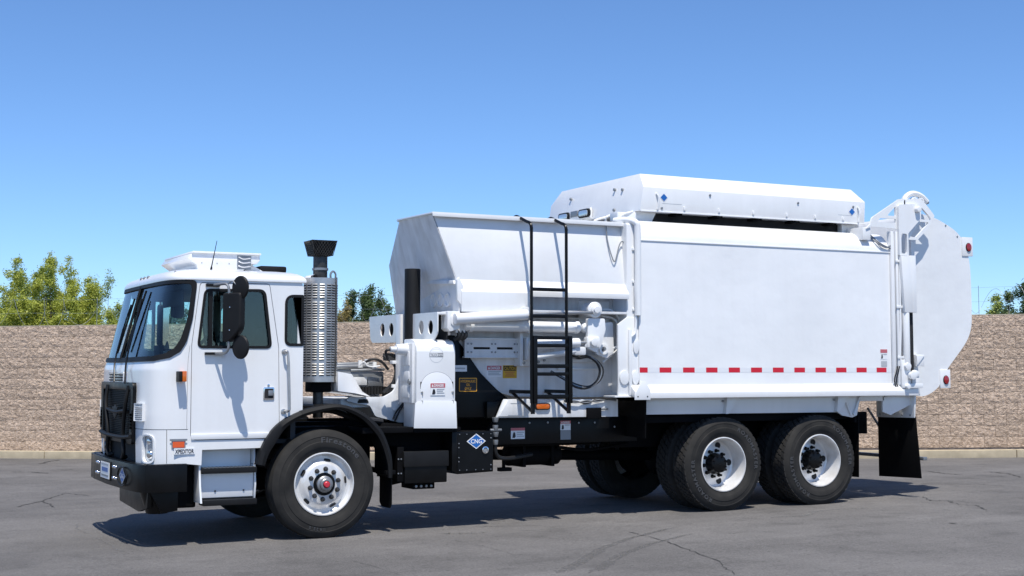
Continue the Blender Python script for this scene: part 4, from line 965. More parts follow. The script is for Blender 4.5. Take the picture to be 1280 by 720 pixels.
def warning(parent, x0, x1, z0, z1, y, head, m_head, picto=True, lines=3, word='DANGER', hd=.34):
    s_ = side('warning_sticker', 'signwhite', parent, x0, x1, z0, z1, y, .002)
    zt = z1 - (z1 - z0) * hd; side('sticker_band', m_head, parent, x0, x1, zt, z1, y - .0015, .001)
    if word: text('lettering', word, 'signwhite', parent, ((x0 + x1) / 2 + (x1 - x0) * .07, y - .003, (zt + z1) / 2), EX, EZ, (z1 - zt) * .62, (x1 - x0) * .66); MB().quad(*[(x0 + (x1 - x0) * a, y - .003, zt + (z1 - zt) * b) for a, b in ((.07, .2), (.20, .2), (.135, .82))]).build('alert_mark', 'signwhite', parent, 0, sm=0)
    if picto:
        w = x1 - x0; P = [(x0 + w * a, z0 + (zt - z0) * b) for a, b in ((.10, .15), (.16, .70), (.22, .85), (.30, .72), (.34, .30), (.26, .12))]
        MB().prism(P, 'y', y - .002, y - .001).build('pictogram', 'ink', parent, 0)
    for k in range(lines):
        zz_ = z0 + (zt - z0) * (.80 - .24 * k); side('print_line', 'faint', parent, x0 + (x1 - x0) * (.42 if picto else .08), x1 - (x1 - x0) * (.06 + .1 * (k % 2)), zz_ - .005, zz_ + .004, y - .0025, .001)
    return s_
warning(sk, 2.18, 2.345, .895, 1.01, -.845, 0, 'signpink', True, 3, None, .25)
warning(sk, 2.775, 2.90, .975, 1.075, -.845, 0, 'signpink', True, 1, 'DANGER', .32); side('grey_sticker', 'signgrey', sk, 2.775, 2.90, .875, .973, -.8455, .002)
for x, z in ((2.4, 1.06), (2.62, 1.06), (3.0, 1.05), (3.2, 1.05), (3.45, 1.0)): cyl('skirt_bolt', 'grey', sk, (x, -.84, z), (x, -.85, z), .012, None, 8)
ut = MB().cyl((2.33, -.42, .70), (2.98, -.42, .70), .115, None, 24).build('air_tank', 'frame', T, .04, 3)
box('tank_shelf', 'frame', T, 2.05, 3.4, -.6, -.3, .80, .83, .004); box('tank_strap', 'frame', ut, 2.48, 2.52, -.545, -.30, .575, .82, .004); box('tank_strap', 'frame', ut, 2.83, 2.87, -.545, -.30, .575, .82, .004)
cyl('drain_valve', 'frame', T, (2.22, -.6, .72), (2.22, -.6, .55), .02, None, 8); box('drain_cock', 'frame', T, 2.16, 2.30, -.64, -.56, .545, .585, .006)
tube('brake_line', 'frame', T, [(2.9, -.55, .78), (3.3, -.55, .74), (3.8, -.55, .80)], .018, 6)

# ---------------------------------------------------------------- gear behind the cab
MB().loft([[(.20, -1.0, 1.41), (.20, -1.0, 1.60), (.20, -.5, 1.62), (.20, -.5, 1.40)], [(.42, -.92, 1.385), (.40, -.86, 1.575), (.40, -.5, 1.58), (.42, -.5, 1.37)], [(.60, -.86, 1.35), (.53, -.80, 1.40), (.53, -.5, 1.40), (.60, -.5, 1.34)]]).build('service_cover', 'white', T, .006)
gs_ = MB().prism(rnd([(1.0, 1.88), (.99, 1.62), (.90, 1.40), (.79, 1.345), (.42, 1.345), (.38, 1.31), (.50, 1.28), (.64, 1.26), (.70, 1.15), (.96, 1.085), (1.14, 1.08), (1.13, 1.88)], [.02, .1, .1, .05, .03, .02, .03, .05, .05, .02, .02, .02], 4), 'y', -.74, -.70).build('arm_side_plate', 'worn', T, .005)
prism('plate_opening', 'slot', gs_, rnd([(.50, 1.285), (.63, 1.285), (.61, 1.325), (.52, 1.325)], .01), 'y', -.7435, -.741, 0)
prism('arm_side_plate', 'worn', T, rnd([(.99, 1.40), (.90, 1.37), (.79, 1.345), (.60, 1.30), (.70, 1.15), (1.14, 1.08), (1.13, 1.40)], .03, 4), 'y', .22, .26, .005)
box('arm_cross_beam', 'worn', T, .35, 1.2, -.68, .60, 1.24, 1.33, .01)
oc = box('oil_reservoir', 'grey', T, .58, 1.10, .02, .36, 1.42, 1.60, .02)
box('reservoir_panel', 'worn', oc, .66, .90, .005, .018, 1.455, 1.54, .004); box('reservoir_panel', 'grey', oc, .91, 1.09, .005, .018, 1.445, 1.545, .004); box('reservoir_cap', 'worn', oc, .46, .86, .10, .34, 1.60, 1.625, .006)
for x0, x1, y, z, r in ((.50, 1.02, .08, 1.645, .026), (.62, 1.06, .16, 1.675, .020), (.72, 1.10, .02, 1.61, .016)): cyl('cooler_pipe', 'grey', oc, (x0, y, z), (x1, y, z + .012), r, None, 12)
for x, y, z in ((.84, .05, 1.69), (.93, .10, 1.70), (1.0, .04, 1.67)): MB().cyl((x, y, z - .05), (x, y, z + .03), .030, .022, 10).build('pipe_valve', 'worn', oc, .003)
tube('cooler_hose', 'worn', oc, [(.80, -.02, 1.66), (.84, -.05, 1.70), (.88, -.05, 1.66), (.95, -.05, 1.65), (1.02, -.06, 1.66)], .009, 6); tube('cooler_hose', 'hose', oc, [(.88, .02, 1.70), (.96, -.03, 1.73), (1.05, -.04, 1.70), (1.12, -.05, 1.62)], .014, 6)
ch = MB()
for k in range(14):
    x = .66 + k * .034; ch.box(x, x + .026, -.12, .0, 1.36, 1.44)
for k in range(16):
    a = R(-95) + k * R(12.5); ch.box(-.013, .013, -.12, .0, -.04, .04)
    vs = ch.b.verts[-8:] if False else list(ch.b.verts)[-8:]
    bmesh.ops.transform(ch.b, matrix=Matrix.Translation((1.10 + .19 * math.cos(a), 0, 1.565 + .19 * math.sin(a))) @ Matrix.Rotation(-a + math.pi / 2 if False else -(a), 4, 'Y') @ Matrix.Rotation(R(90), 4, 'Y'), verts=vs)
ch.build('cable_chain', 'matt', T, 0, kind='stuff')
for k in range(3): tube('hydraulic_hose', 'hose', T, [(1.02 + .03 * k, -.16, 1.38), (1.12 + .03 * k, -.2, 1.50), (1.14 + .03 * k, -.18, 1.66), (1.04 + .02 * k, -.1, 1.77)], .017, 8)
for z in (1.68, 1.43): box('reel_clamp', 'worn', T, 1.09, 1.24, -.24, -.16, z, z + .035, .004)
tube('control_cable', 'hose', T, [(1.06, -.76, 1.80), (.98, -.77, 1.76), (.97, -.765, 1.66), (1.03, -.765, 1.58), (1.02, -.765, 1.42), (1.0, -.765, 1.30), (.92, -.765, 1.20), (.88, -.765, 1.12)], .010, 6)
tube('control_cable', 'hose', T, [(1.06, -.76, 1.28), (.99, -.77, 1.26), (.95, -.765, 1.20), (.90, -.765, 1.10)], .009, 6)
for x, z in ((.99, 1.60), (1.0, 1.43), (.96, 1.28), (.90, 1.22), (1.05, 1.44)): box('cable_clip', 'white', T, x - .018, x + .018, -.765, -.742, z - .012, z + .012, .003)
ps = cyl('air_intake_post', 'matt', T, (1.20, -.50, 1.20), (1.20, -.50, 2.67), .083, None, 28, .008)
bx0 = 1.17
bm1 = MB().prism(rnd([(-1.20, 2.195), (-1.20, 1.985), (-1.10, 1.905), (-.585, 1.895), (-.585, 2.195)], [.01, .05, .06, .01, .01]), 'x', bx0, bx0 + .012, [circ(-.80, 2.05, .063, 24, .072), circ(-1.03, 2.045, .063, 24, .072)]).build('front_cross_beam', 'white', T, 0)
box('beam_flange', 'white', bm1, bx0 + .012, bx0 + .14, -1.19, -.585, 2.17, 2.195, .004); box('beam_web', 'slot', bm1, bx0 + .13, bx0 + .14, -1.15, -.60, 1.92, 2.17, 0)
bm2 = MB().prism(rnd([(.64, 2.205), (.60, 1.95), (.54, 1.915), (-.22, 1.905), (-.22, 2.205)], [.02, .05, .05, .01, .01]), 'x', bx0, bx0 + .012, [circ(.25, 2.05, .063, 24, .072), circ(.0, 2.048, .063, 24, .072)]).build('front_cross_beam', 'white', T, 0)
box('beam_flange', 'white', bm2, bx0 + .012, bx0 + .14, -.22, .62, 2.18, 2.205, .004); box('beam_web', 'slot', bm2, bx0 + .13, bx0 + .14, -.2, .58, 1.92, 2.18, 0)
box('beam_post', 'white', T, 1.13, 1.21, -.35, -.22, 1.25, 2.20, .008)
eb = MB().prism(rnd([(1.265, 2.205), (1.265, 2.03), (1.30, 2.0), (1.40, 2.03), (1.405, 2.205)], .01), 'y', -1.235, -1.08).build('beam_end_block', 'white', T, .004)
MB().prism(rnd([(1.30, 2.16), (1.30, 2.08), (1.335, 2.045), (1.37, 2.08), (1.37, 2.16)], .02), 'y', -1.245, -1.235).build('end_plate', 'white', eb, .002)
cyl('end_plate_bolt', 'grey', eb, (1.335, -1.245, 2.12), (1.335, -1.252, 2.12), .012, None, 8)
for x in (1.43, 1.47, 1.51): tube('hose_fitting', 'hose', T, [(x, -1.12, 2.02), (x + .01, -1.13, 1.96), (x - .03, -1.1, 1.92)], .020, 8)
box('fitting_block', 'worn', T, 1.40, 1.53, -1.14, -1.0, 1.99, 2.09, .006)
# tall valve cabinet
vb = MB().prism(rnd([(-1.20, 1.05), (-1.20, 1.80), (-1.185, 1.86), (-1.14, 1.905), (-1.05, 1.925), (-.88, 1.925), (-.88, 1.05)], [0, .02, .05, .05, .02, .02, 0], 5), 'x', .945, 1.37).build('valve_cabinet', 'white', T, .012)
prism('cabinet_door', 'white', vb, [(.99, 1.06), (1.345, 1.06)] + [(1.168 + .176 * math.cos(a), 1.44 + .155 * math.sin(a)) for a in np.linspace(0, math.pi, 16)], 'y', -1.200, -1.2025, .001)
prism('door_edge', 'signgrey', vb, [(1.168 + .180 * math.cos(a), 1.44 + .159 * math.sin(a)) for a in np.linspace(.1, math.pi - .1, 24)] + [(1.168 + .1775 * math.cos(a), 1.44 + .1565 * math.sin(a)) for a in np.linspace(math.pi - .1, .1, 24)], 'y', -1.200, -1.2012, 0)
prism('lower_cover', 'white', vb, [(.915, 1.045), (1.385, 1.035), (1.375, 1.30), (1.36, 1.31), (.96, 1.31), (.93, 1.29)], 'y', -1.214, -1.2075, .002)
for x in (1.0, 1.335):
    side('cabinet_vent', 'slot', vb, x - .012, x + .012, 1.43, 1.50, -1.2015, .002, .006)
    for z in (1.40, 1.31): tube('cover_hook', 'signgrey', vb, [(x - .008, -1.209, z), (x + .008, -1.212, z), (x + .008, -1.209, z - .035)], .005, 5)
MB().prism(circ(1.16, 1.765, .076, 30), 'y', -1.2012, -1.2005, [circ(1.16, 1.765, .0735, 30)]).build('round_logo', 'faint', vb, 0)
side('logo_panel', 'signgrey', vb, 1.085, 1.235, 1.745, 1.785, -1.2015, .001); side('logo_panel', 'signwhite', vb, 1.09, 1.175, 1.75, 1.78, -1.2022, .001)
text('lettering', 'TRUCK', 'signgrey', vb, (1.132, -1.2035, 1.765), EX, EZ, .020, .075); text('lettering', 'SITE', 'signwhite', vb, (1.205, -1.2035, 1.765), EX, EZ, .020, .05)
warning(vb, 1.095, 1.255, 1.365, 1.485, -1.2085, 0, 'signpink', True, 3, 'DANGER', .36)
sb = box('cabinet_side_frame', 'worn', vb, .915, .945, -1.16, -.84, 1.29, 1.88, .006)
for z, h in ((1.34, .12), (1.50, .10), (1.66, .14)): box('side_frame_panel', 'worn', vb, .905, .915, -1.10, -.90, z, z + h, .004)
cyl('frame_pin', 'grey', vb, (.91, -1.12, 1.50), (.895, -1.12, 1.50), .03, None, 14)
cyl('cabinet_port', 'worn', vb, (.945, -1.02, 1.82), (.80, -1.02, 1.82), .065, .05, 18); cyl('port_nut', 'worn', vb, (.80, -1.02, 1.82), (.74, -1.02, 1.82), .03, None, 10)
tube('port_hose', 'hose', T, [(.74, -1.02, 1.82), (.70, -1.0, 1.80), (.74, -.95, 1.72)], .014, 6)
box('cabinet_foot', 'frame', T, .93, 1.40, -1.18, -.8, 1.0, 1.05, .004)
bp_ = MB().prism([(1.30, 1.97), (1.50, 1.97), (1.80, 1.585), (1.98, 1.42), (2.13, 1.31), (2.13, 1.13), (1.30, 1.13)], 'y', -.90, -.88).build('hopper_side_guard', 'black', T, .002)
box('guard_foot', 'black', T, 1.85, 2.10, -.95, -.88, 1.12, 1.29, .006)
def sgn(parent, x0, x1, z0, z1, y, m_, name='sign_plate', r=.01): return side(name, m_, parent, x0, x1, z0, z1, y, .003, r)
sgn(bp_, 1.552, 1.755, 1.395, 1.535, -.9035, 'signorange'); sgn(bp_, 1.560, 1.747, 1.403, 1.527, -.905, 'ink', 'sign_face', .008)
for k, wd in enumerate(('HYDRAULIC', 'OIL', 'ONLY')): text('lettering', wd, 'signorange', bp_, (1.6535, -.9065, 1.502 - k * .037), EX, EZ, .026, (.17, .045, .075)[k])
sgn(bp_, 1.45, 1.64, 1.60, 1.665, -.9035, 'signwhite', 'white_sign', 0); side('print_line', 'faint', bp_, 1.50, 1.62, 1.625, 1.640, -.905, .001)

# ---------------------------------------------------------------- hopper
def plate(mb, P, t=(0, 0, .01)):
    """thick plate: polygon P and its copy shifted by t"""
    t = Vector(t); mb.loft([[Vector(p) for p in P], [Vector(p) + t for p in P]]); return mb
HX0, HX1 = 1.39, 3.46
HN = [(1.165, -1.07, 3.19), (1.165, -.22, 3.20), (1.325, .45, 2.77), (1.385, .47, 2.63), (1.405, .43, 2.22), (1.405, -1.20, 2.20), (1.405, -1.215, 2.42), (1.392, -1.155, 2.53)]   # front outline, leaning forward
hp = MB()
plate(hp, [HN[0], (HX1, -1.07, 3.19), (HX1, -1.155, 2.52), HN[7]], (0, .012, -.004))
hopper = hp.build('hopper', 'panel', T, .003)
fm = MB(); plate(fm, HN, (.012, 0, 0)); bmesh.ops.triangulate(fm.b, faces=[f for f in fm.b.faces if len(f.verts) > 4])
fp = fm.build('hopper_front', 'worn', hopper, 0, sm=12)
prism('front_fold', 'worn', hopper, [(-1.15, 2.52), (.455, 2.60), (.44, 2.56), (-1.17, 2.48)], 'x', 1.362, 1.392, .004)
for y, z in ((-.95, 2.33), (-.78, 2.335), (-.6, 2.34)): MB().prism(circ(y, z, .07, 20, .075), 'x', 1.388, 1.402, [circ(y, z, .055, 20, .06)]).build('weld_ring', 'worn', hopper, 0)
mb = MB(); plate(mb, [HN[1], (HX1, -.22, 3.20), (HX1, .45, 2.77), HN[2]], (0, -.012, -.004)); plate(mb, [HN[2], (HX1, .45, 2.77), (HX1, .44, 2.2), HN[4]], (0, -.012, 0)); mb.box(1.41, HX1, .42, .435, 1.22, 2.21); mb.build('hopper_far_side', 'worn', hopper, 0)
box('hopper_rim', 'white', hopper, 1.145, HX1, -1.125, -1.05, 3.188, 3.207, .003); box('hopper_rim', 'white', hopper, 1.145, HX1, -.25, -.20, 3.19, 3.217, .003)
box('rim_drip', 'white', hopper, 1.145, HX1, -1.132, -1.12, 3.163, 3.207, .002)
prism('front_rim', 'white', hopper, [(-1.125, 3.19), (-.20, 3.20), (-.20, 3.218), (-1.125, 3.206)], 'x', 1.14, 1.20, .003)
lg = MB().prism([(-1.145, 2.545), (-1.24, 2.405), (-1.24, 2.20), (-1.215, 2.20), (-1.13, 2.52)], 'x', 1.42, 2.20).build('hopper_ledge', 'white', hopper, .004)
MB().prism([(-1.145, 2.545), (-1.245, 2.425), (-1.245, 2.37), (-1.225, 2.37), (-1.13, 2.52)], 'x', 2.203, 3.40).build('hopper_ledge', 'white', hopper, .004)
prism('ledge_end', 'white', hopper, [(1.40, 2.55), (1.445, 2.46), (1.44, 2.25), (1.38, 2.32), (1.375, 2.52)], 'y', -1.225, -1.18, .003)
box('hopper_soffit', 'worn', hopper, 1.42, 3.40, -1.19, -.86, 2.21, 2.235, .002)
LW = [(1.47, 2.21), (1.47, 1.97), (1.52, 1.93), (1.79, 1.59), (1.93, 1.45), (2.05, 1.375), (2.2, 1.34), (2.67, 1.325), (3.5, 1.325), (3.5, 2.21)]
lw = MB().prism(LW, 'y', -.872, -.86).build('hopper_lower_wall', 'worn', hopper, .003)
box('hopper_upper_recess', 'worn', hopper, 2.2, 3.42, -.905, -.88, 2.22, 2.5, .003)
mb = MB(); mb.loft([[(x, -.86, z) for x, z in LW[2:9]], [(x + .02, -.60, z - .06) for x, z in LW[2:9]], [(x + .02, .40, z - .06) for x, z in LW[2:9]]], False, False); mb.build('hopper_floor', 'worn', hopper, 0)
def bar(name, m, x0, x1, z0, z1, y0, y1, parent=None, bev=.006, **kw): return box(name, m, parent or T, x0, x1, y0, y1, z0, z1, bev, **kw)
# lift and packer gear on the near side
t1 = cyl('packer_tube', 'white', T, (1.32, -1.29, 2.125), (2.135, -1.29, 2.18), .055, None, 24, .006)
cyl('packer_rod', 'grey', t1, (2.135, -1.29, 2.185), (2.94, -1.25, 2.22), .016, None, 12)
box('rod_guide', 'white', t1, 2.09, 2.15, -1.31, -.9, 2.14, 2.26, .008)
mb = MB(); mb.lathe([(.001, -.10), (.05, -.098), (.056, -.088), (.056, .09), (.05, .10), (.001, .10)], (0, 0, 0), 20, 'x')
t2 = MB().cyl((1.56, -.97, 2.07), (2.92, -.97, 2.065), .060, None, 24).build('packer_cylinder', 'white', T, .02, 3); mb.b.free()
MB().lathe([(.001, -.07), (.04, -.055), (.06, -.02), (.063, .03), (.063, .10)], (3.0, -.97, 2.063), 20, 'x').build('cylinder_head', 'white', t2, 0)
for x in (1.62, 2.3, 2.86): MB().lathe([(.060, 0), (.068, 0), (.068, .04), (.060, .04)], (x, -.97, 2.067), 24, 'x', True).build('cylinder_collar', 'white', t2, 0)
bar('upper_channel', 'white', 1.56, 2.95, 2.155, 2.175, -.96, -.872, bev=.003)
sp = MB().prism(rnd([(1.59, 1.755), (2.22, 1.755), (2.22, 1.93), (1.59, 1.93)], .008), 'y', -.955, -.935, [rnd([(1.69, 1.828), (1.885, 1.828), (1.885, 1.852), (1.69, 1.852)], .006), rnd([(1.96, 1.828), (2.15, 1.828), (2.15, 1.852), (1.96, 1.852)], .006)]).build('slotted_plate', 'worn', T, 0)
box('slot_backing', 'slot', sp, 1.66, 2.18, -.934, -.930, 1.80, 1.88, 0)
for x in (1.625, 1.665, 1.90, 1.94, 2.165, 2.20):
    for z in (1.80, 1.885): cyl('plate_bolt', 'grey', sp, (x, -.954, z), (x, -.962, z), .011, None, 8)
bar('plate_flange', 'white', 1.59, 2.22, 1.93, 1.945, -.965, -.872, sp, .003); bar('plate_flange', 'worn', 1.59, 2.22, 1.74, 1.755, -.965, -.872, sp, .003)
sq = bar('cylinder_bracket', 'white', 2.20, 2.52, 1.655, 2.02, -.925, -.872); bar('bracket_rib', 'white', 2.20, 2.235, 1.655, 2.02, -1.02, -.925, sq); bar('bracket_rib', 'white', 2.262, 2.30, 1.72, 1.95, -1.04, -.925, sq, .012)
for x, z in ((2.24, 1.69), (2.46, 1.70), (2.53, 1.72)): cyl('bracket_bolt', 'grey', sq, (x, -.93, z), (x, -1.03 if x < 2.3 else -.945, z), .016, None, 8)
c3 = MB().cyl((2.32, -.99, 1.875), (2.90, -.99, 1.90), .052, None, 20).build('lift_cylinder', 'white', T, .012)
cyl('lift_rod', 'grey', c3, (2.90, -.99, 1.90), (3.06, -.99, 1.905), .022, None, 12); bar('rod_clevis', 'white', 2.98, 3.14, 1.85, 1.965, -1.03, -.94, c3, .02); cyl('clevis_pin', 'white', c3, (3.05, -1.07, 1.91), (3.05, -.9, 1.91), .042, None, 16)
cyl('lift_link', 'white', c3, (2.34, -.98, 1.74), (2.86, -.98, 1.815), .033, None, 14); bar('link_end', 'worn', 2.84, 2.98, 1.77, 1.86, -1.01, -.94, c3, .02)
rk = MB().prism(rnd([(3.0, 2.16), (3.21, 2.16), (3.22, 2.04), (3.16, 1.86), (3.10, 1.80), (2.96, 1.86), (3.0, 1.95)], [.02, .02, .06, .06, .03, .03, .06], 5), 'y', -1.01, -.955).build('rocker_arm', 'white', T, .006)
bs = MB(); bs.lathe([(.086, .10), (.086, -.04), (.076, -.05), (.062, -.05), (.056, -.07), (.040, -.075), (.034, -.09), (.001, -.092)], (3.08, -.985, 2.25), 28, 'y'); bs.build('pivot_boss', 'white', rk, 0)
bar('pivot_mount', 'white', 2.96, 3.34, 2.12, 2.36, -.93, -.872, bev=.012)
ip = MB().prism(rnd([(3.17, 2.11), (3.36, 2.13), (3.37, 1.80), (3.28, 1.74), (3.14, 1.79), (3.22, 1.95)], .03), 'y', -.935, -.90, [circ(3.235, 1.835, .028, 16)]).build('idler_plate', 'white', T, .003)
MB().lathe([(.03, -.02), (.055, -.02), (.055, .02), (.03, .02)], (3.235, -.935, 1.835), 20, 'y', True).build('idler_ring', 'white', ip, 0)
bar('cross_tie', 'worn', 2.88, 3.30, 1.70, 1.78, -.93, -.872); bar('lower_tie', 'white', 2.72, 3.30, 1.62, 1.635, -.90, -.872, bev=.002)
MB().prism([(2.62, 1.93), (2.80, 1.93), (2.76, 1.78), (2.66, 1.78)], 'y', -.93, -.872).build('hose_bracket', 'worn', T, .004)
for k, (dx, dz) in enumerate(((0, 0), (.035, -.012), (.018, -.004))):
    tube('hydraulic_hose', 'hose' if k < 2 else 'grey', T, [(2.78, -1.0, 1.80 - k * .03), (2.86 + dx, -1.02, 1.755 + dz), (2.98 + dx, -1.04, 1.765 + dz), (3.10 + dx, -1.05, 1.70 + dz), (3.145 + dx, -1.05, 1.60), (3.10 + dx, -1.05, 1.49 - dz), (2.98 + dx, -1.04, 1.425 - dz), (2.86 + dx, -1.02, 1.44 - dz), (2.78, -1.0, 1.50), (2.60, -.95, 1.60)], .0145, 8, 7)
for pts in ([(3.16, -1.04, 2.26), (3.28, -1.05, 2.26), (3.38, -1.04, 2.19), (3.42, -1.02, 2.14)], [(3.42, -1.02, 2.14), (3.43, -1.04, 1.97), (3.38, -1.04, 1.84), (3.20, -1.02, 1.70)], [(3.18, -1.0, 2.20), (3.33, -1.02, 2.17), (3.40, -1.02, 2.10)]): tube('white_hose', 'white', T, pts, .012, 8, 6)
for o in (rk, c3): o.location = Vector(o.location) + Vector((-.095, -.20, .0))
t2.location = Vector(t2.location) + Vector((-.07, -.15, 0)); ip.location = Vector(ip.location) + Vector((-.07, -.15, 0))
# hopper base plate and chassis plate
wc = MB().prism([(2.02, 1.315), (3.40, 1.30), (3.40, 1.115), (1.93, 1.125)], 'y', -1.0, -.975).build('chassis_plate', 'worn', T, .003)
MB().prism([(2.06, 1.315), (2.36, 1.315), (2.24, 1.14), (1.95, 1.14)], 'y', -1.03, -1.0).build('chassis_gusset', 'worn', wc, .003)
MB().prism(rnd([(2.375, 1.20), (2.56, 1.20), (2.56, 1.27), (2.375, 1.27)], .034, 5), 'y', -1.00, -1.016).build('marker_bezel', 'matt', wc, .002)
MB().prism(rnd([(2.39, 1.21), (2.545, 1.21), (2.545, 1.26), (2.39, 1.26)], .024, 5), 'y', -1.016, -1.026).build('side_marker', 'amber', wc, .003)
mb = MB()
for a, b in (((2.08, 1.27), (2.22, 1.27)), ((2.05, 1.15), (2.20, 1.15))): mb.box(a[0], b[0], -1.0325, -1.031, a[1], a[1] + .004)
mb.build('faint_mark', 'faint', wc, 0)
bar('bracket_block', 'frame', 3.0, 3.17, 1.10, 1.215, -1.04, -1.0, wc); cyl('bracket_pin', 'grey', wc, (3.17, -1.02, 1.20), (3.26, -1.02, 1.20), .012, None, 8)
for k in range(4): tube('wiring_loom', 'hose' if k % 2 else 'signgrey', T, [(2.72, -1.02, 1.305 - k * .008), (2.85, -1.03, 1.27 + k * .006), (3.0, -1.02, 1.295 - k * .012), (3.12, -1.03, 1.275 + k * .012), (3.25, -1.02, 1.30), (3.36, -1.03, 1.285 + .01 * k)], .007, 5)
# stickers on the lower wall
warning(hopper, 1.885, 2.055, 1.545, 1.66, -.8735, 0, 'signpink', False, 3, 'DANGER', .40)
cs = side('caution_sticker', 'signyellow', hopper, 2.07, 2.235, 1.53, 1.665, -.8735, .002); side('sticker_band', 'ink', hopper, 2.078, 2.227, 1.608, 1.658, -.8755, .001)
text('lettering', 'CAUTION', 'signyellow', hopper, (2.1525, -.877, 1.633), EX, EZ, .034, .13)
for k in range(3): side('print_line', 'signred', hopper, 2.095 + .012 * (k == 1), 2.21 - .012 * (k == 1), 1.59 - k * .02, 1.597 - k * .02, -.8755, .001)

# ---------------------------------------------------------------- ladder
LY = -1.36
ld = MB()
for x in (2.15, 2.56):
    ld.tube([(x, -.98, 3.215), (x, -1.05, 3.215), (x, -1.24, 3.15), (x, -1.33, 3.12), (x, LY, 3.06), (x, LY, 2.9), (x, LY, 1.28)], .0165, 8, 6)
ladder = ld.build('ladder', 'black', T, 0)
for z in (2.44, 2.165): box('rung', 'black', ladder, 2.15, 2.56, LY - .014, LY + .014, z - .018, z + .018, .004)
for x in (2.18, 2.59): box('lower_rail', 'black', ladder, x - .022, x + .022, LY - .035, LY + .012, 1.275, 1.965, .004)
for z, h in ((1.945, .018), (1.865, .018), (1.655, .020), (1.575, .018), (1.345, .02)): box('rung', 'black', ladder, 2.202, 2.568, LY - .03, LY - .004, z - h, z + h, .004)
for x in (2.165, 2.585):
    mb = MB(); mb.box(x - .02, x + .02, LY, -.87, 1.375, 1.41); mb.loft([[(x - .016, LY + .02, 1.17), (x + .016, LY + .02, 1.17), (x + .016, LY - .015, 1.17), (x - .016, LY - .015, 1.17)], [(x - .016, LY + .02, 1.30), (x + .016, LY + .02, 1.30), (x + .016, LY - .015, 1.30), (x - .016, LY - .015, 1.30)]])
    mb.tube([(x, LY + .005, 1.19), (x, -.89, 1.39)], .017, 6); mb.build('ladder_bracket', 'black', ladder, 0)
for x in (2.15, 2.56): box('hook_plate', 'black', ladder, x - .02, x + .02, -1.06, -.95, 3.206, 3.226, .003)

# ---------------------------------------------------------------- front bulkhead of the body
bk = MB().prism(rnd([(-1.195, 3.20), (-1.195, 1.48), (-1.10, 1.335), (-.87, 1.335), (-.87, 3.20)], [.03, .16, .02, .02, .02], 6), 'x', 3.40, 3.525).build('front_bulkhead', 'white', T, .012)
box('bulkhead_upper', 'white', bk, 3.42, 3.525, -1.0, 1.19, 1.40, 3.245, .006)
MB().prism(rnd([(3.40, 2.18), (3.535, 2.18), (3.535, 1.50), (3.44, 1.345), (3.28, 1.335), (3.28, 2.10)], [.02, .02, .14, .03, .02, .02], 6), 'y', -1.205, -1.175).build('bulkhead_cheek', 'white', bk, .004)
for x, z, w in ((3.50, 1.865, .035), (3.35, 1.535, .06), (3.49, 1.535, .045)):
    MB().prism(circ(x, z, w, 22, .078), 'y', -1.205, -1.222).build('cover_disc', 'white', bk, .008)
bar('bulkhead_rib', 'white', 3.40, 3.435, 1.345, 2.05, -1.235, -1.205, bk); bar('bulkhead_step', 'white', 3.22, 3.52, 1.325, 1.345, -1.23, -1.0, bk, .004)
tube('conduit', 'white', bk, [(3.37, -1.0, 3.235), (3.43, -1.12, 3.235), (3.50, -1.225, 3.20), (3.515, -1.235, 3.10), (3.515, -1.235, 2.6), (3.515, -1.235, 2.2)], .036, 12, 6)
tube('thin_conduit', 'white', bk, [(3.49, -1.225, 2.55), (3.49, -1.225, 2.08), (3.44, -1.22, 1.97), (3.32, -1.1, 1.86), (3.27, -1.0, 1.83)], .014, 8, 5)
for z in (2.9, 2.55, 2.25): box('conduit_clip', 'white', bk, 3.465, 3.55, -1.21, -1.19, z, z + .03, .003)
tube('lamp_cable', 'signgrey', bk, [(3.20, -1.10, 3.18), (3.21, -1.11, 3.02), (3.24, -1.14, 2.85), (3.28, -1.15, 2.78), (3.34, -1.14, 2.95), (3.39, -1.13, 3.0), (3.43, -1.14, 2.92)], .007, 6)

# ---------------------------------------------------------------- body
def shoulder(sg, n=8): return [(sg * (.96 + .26 * math.sin(a)), 3.0 + .255 * math.cos(a)) for a in np.linspace(math.pi / 2, 0, n)]
BC = [(-1.22, 1.455)] + shoulder(-1) + shoulder(1)[::-1] + [(1.22, 1.455)]
body = MB().prism(BC, 'x', 3.535, 7.075).build('body', 'panel', T, 0, sm=25)
box('shoulder_seam', 'white', body, 3.53, 7.08, -1.229, -1.219, 3.008, 3.022, .003)
shp = [(-1.215, 1.46), (-1.33, 1.375), (-1.33, 1.315), (-1.31, 1.315), (-1.20, 1.36)]
shelf = MB().prism(shp, 'x', 3.42, 7.16).build('side_shelf', 'white', T, .004); MB().prism([(-p, q) for p, q in shp], 'x', 3.42, 7.16).build('side_shelf', 'white', T, .004)
prism('shelf_end', 'white', shelf, [(3.40, 1.36), (3.49, 1.50), (3.535, 1.50), (3.60, 1.40), (3.60, 1.30), (3.40, 1.30)], 'y', -1.338, -1.332, .002)
for x in (3.44, 3.56): cyl('shelf_rivet', 'slot', shelf, (x, -1.338, 1.335), (x, -1.342, 1.335), .008, None, 8)
k = 0; x = 3.54
while x < 7.10:
    x1 = min(x + (.152 if k else .100), 7.12)
    side('red_tape', 'redtape', body, x, x1, 1.588, 1.643, -1.2215, .001)
    if x1 < 7.05: side('white_tape', 'whitetape', body, x1 + .003, min(x1 + .150, 7.07), 1.588, 1.643, -1.2213, .001)
    x = x1 + .153; k += 1
warning(body, 6.905, 7.01, 1.74, 1.86, -1.2225, 0, 'signpink', True, 1, None, .35); side('grey_sticker', 'faint', body, 6.915, 7.005, 1.64 + .015, 1.72, -1.2225, .001)
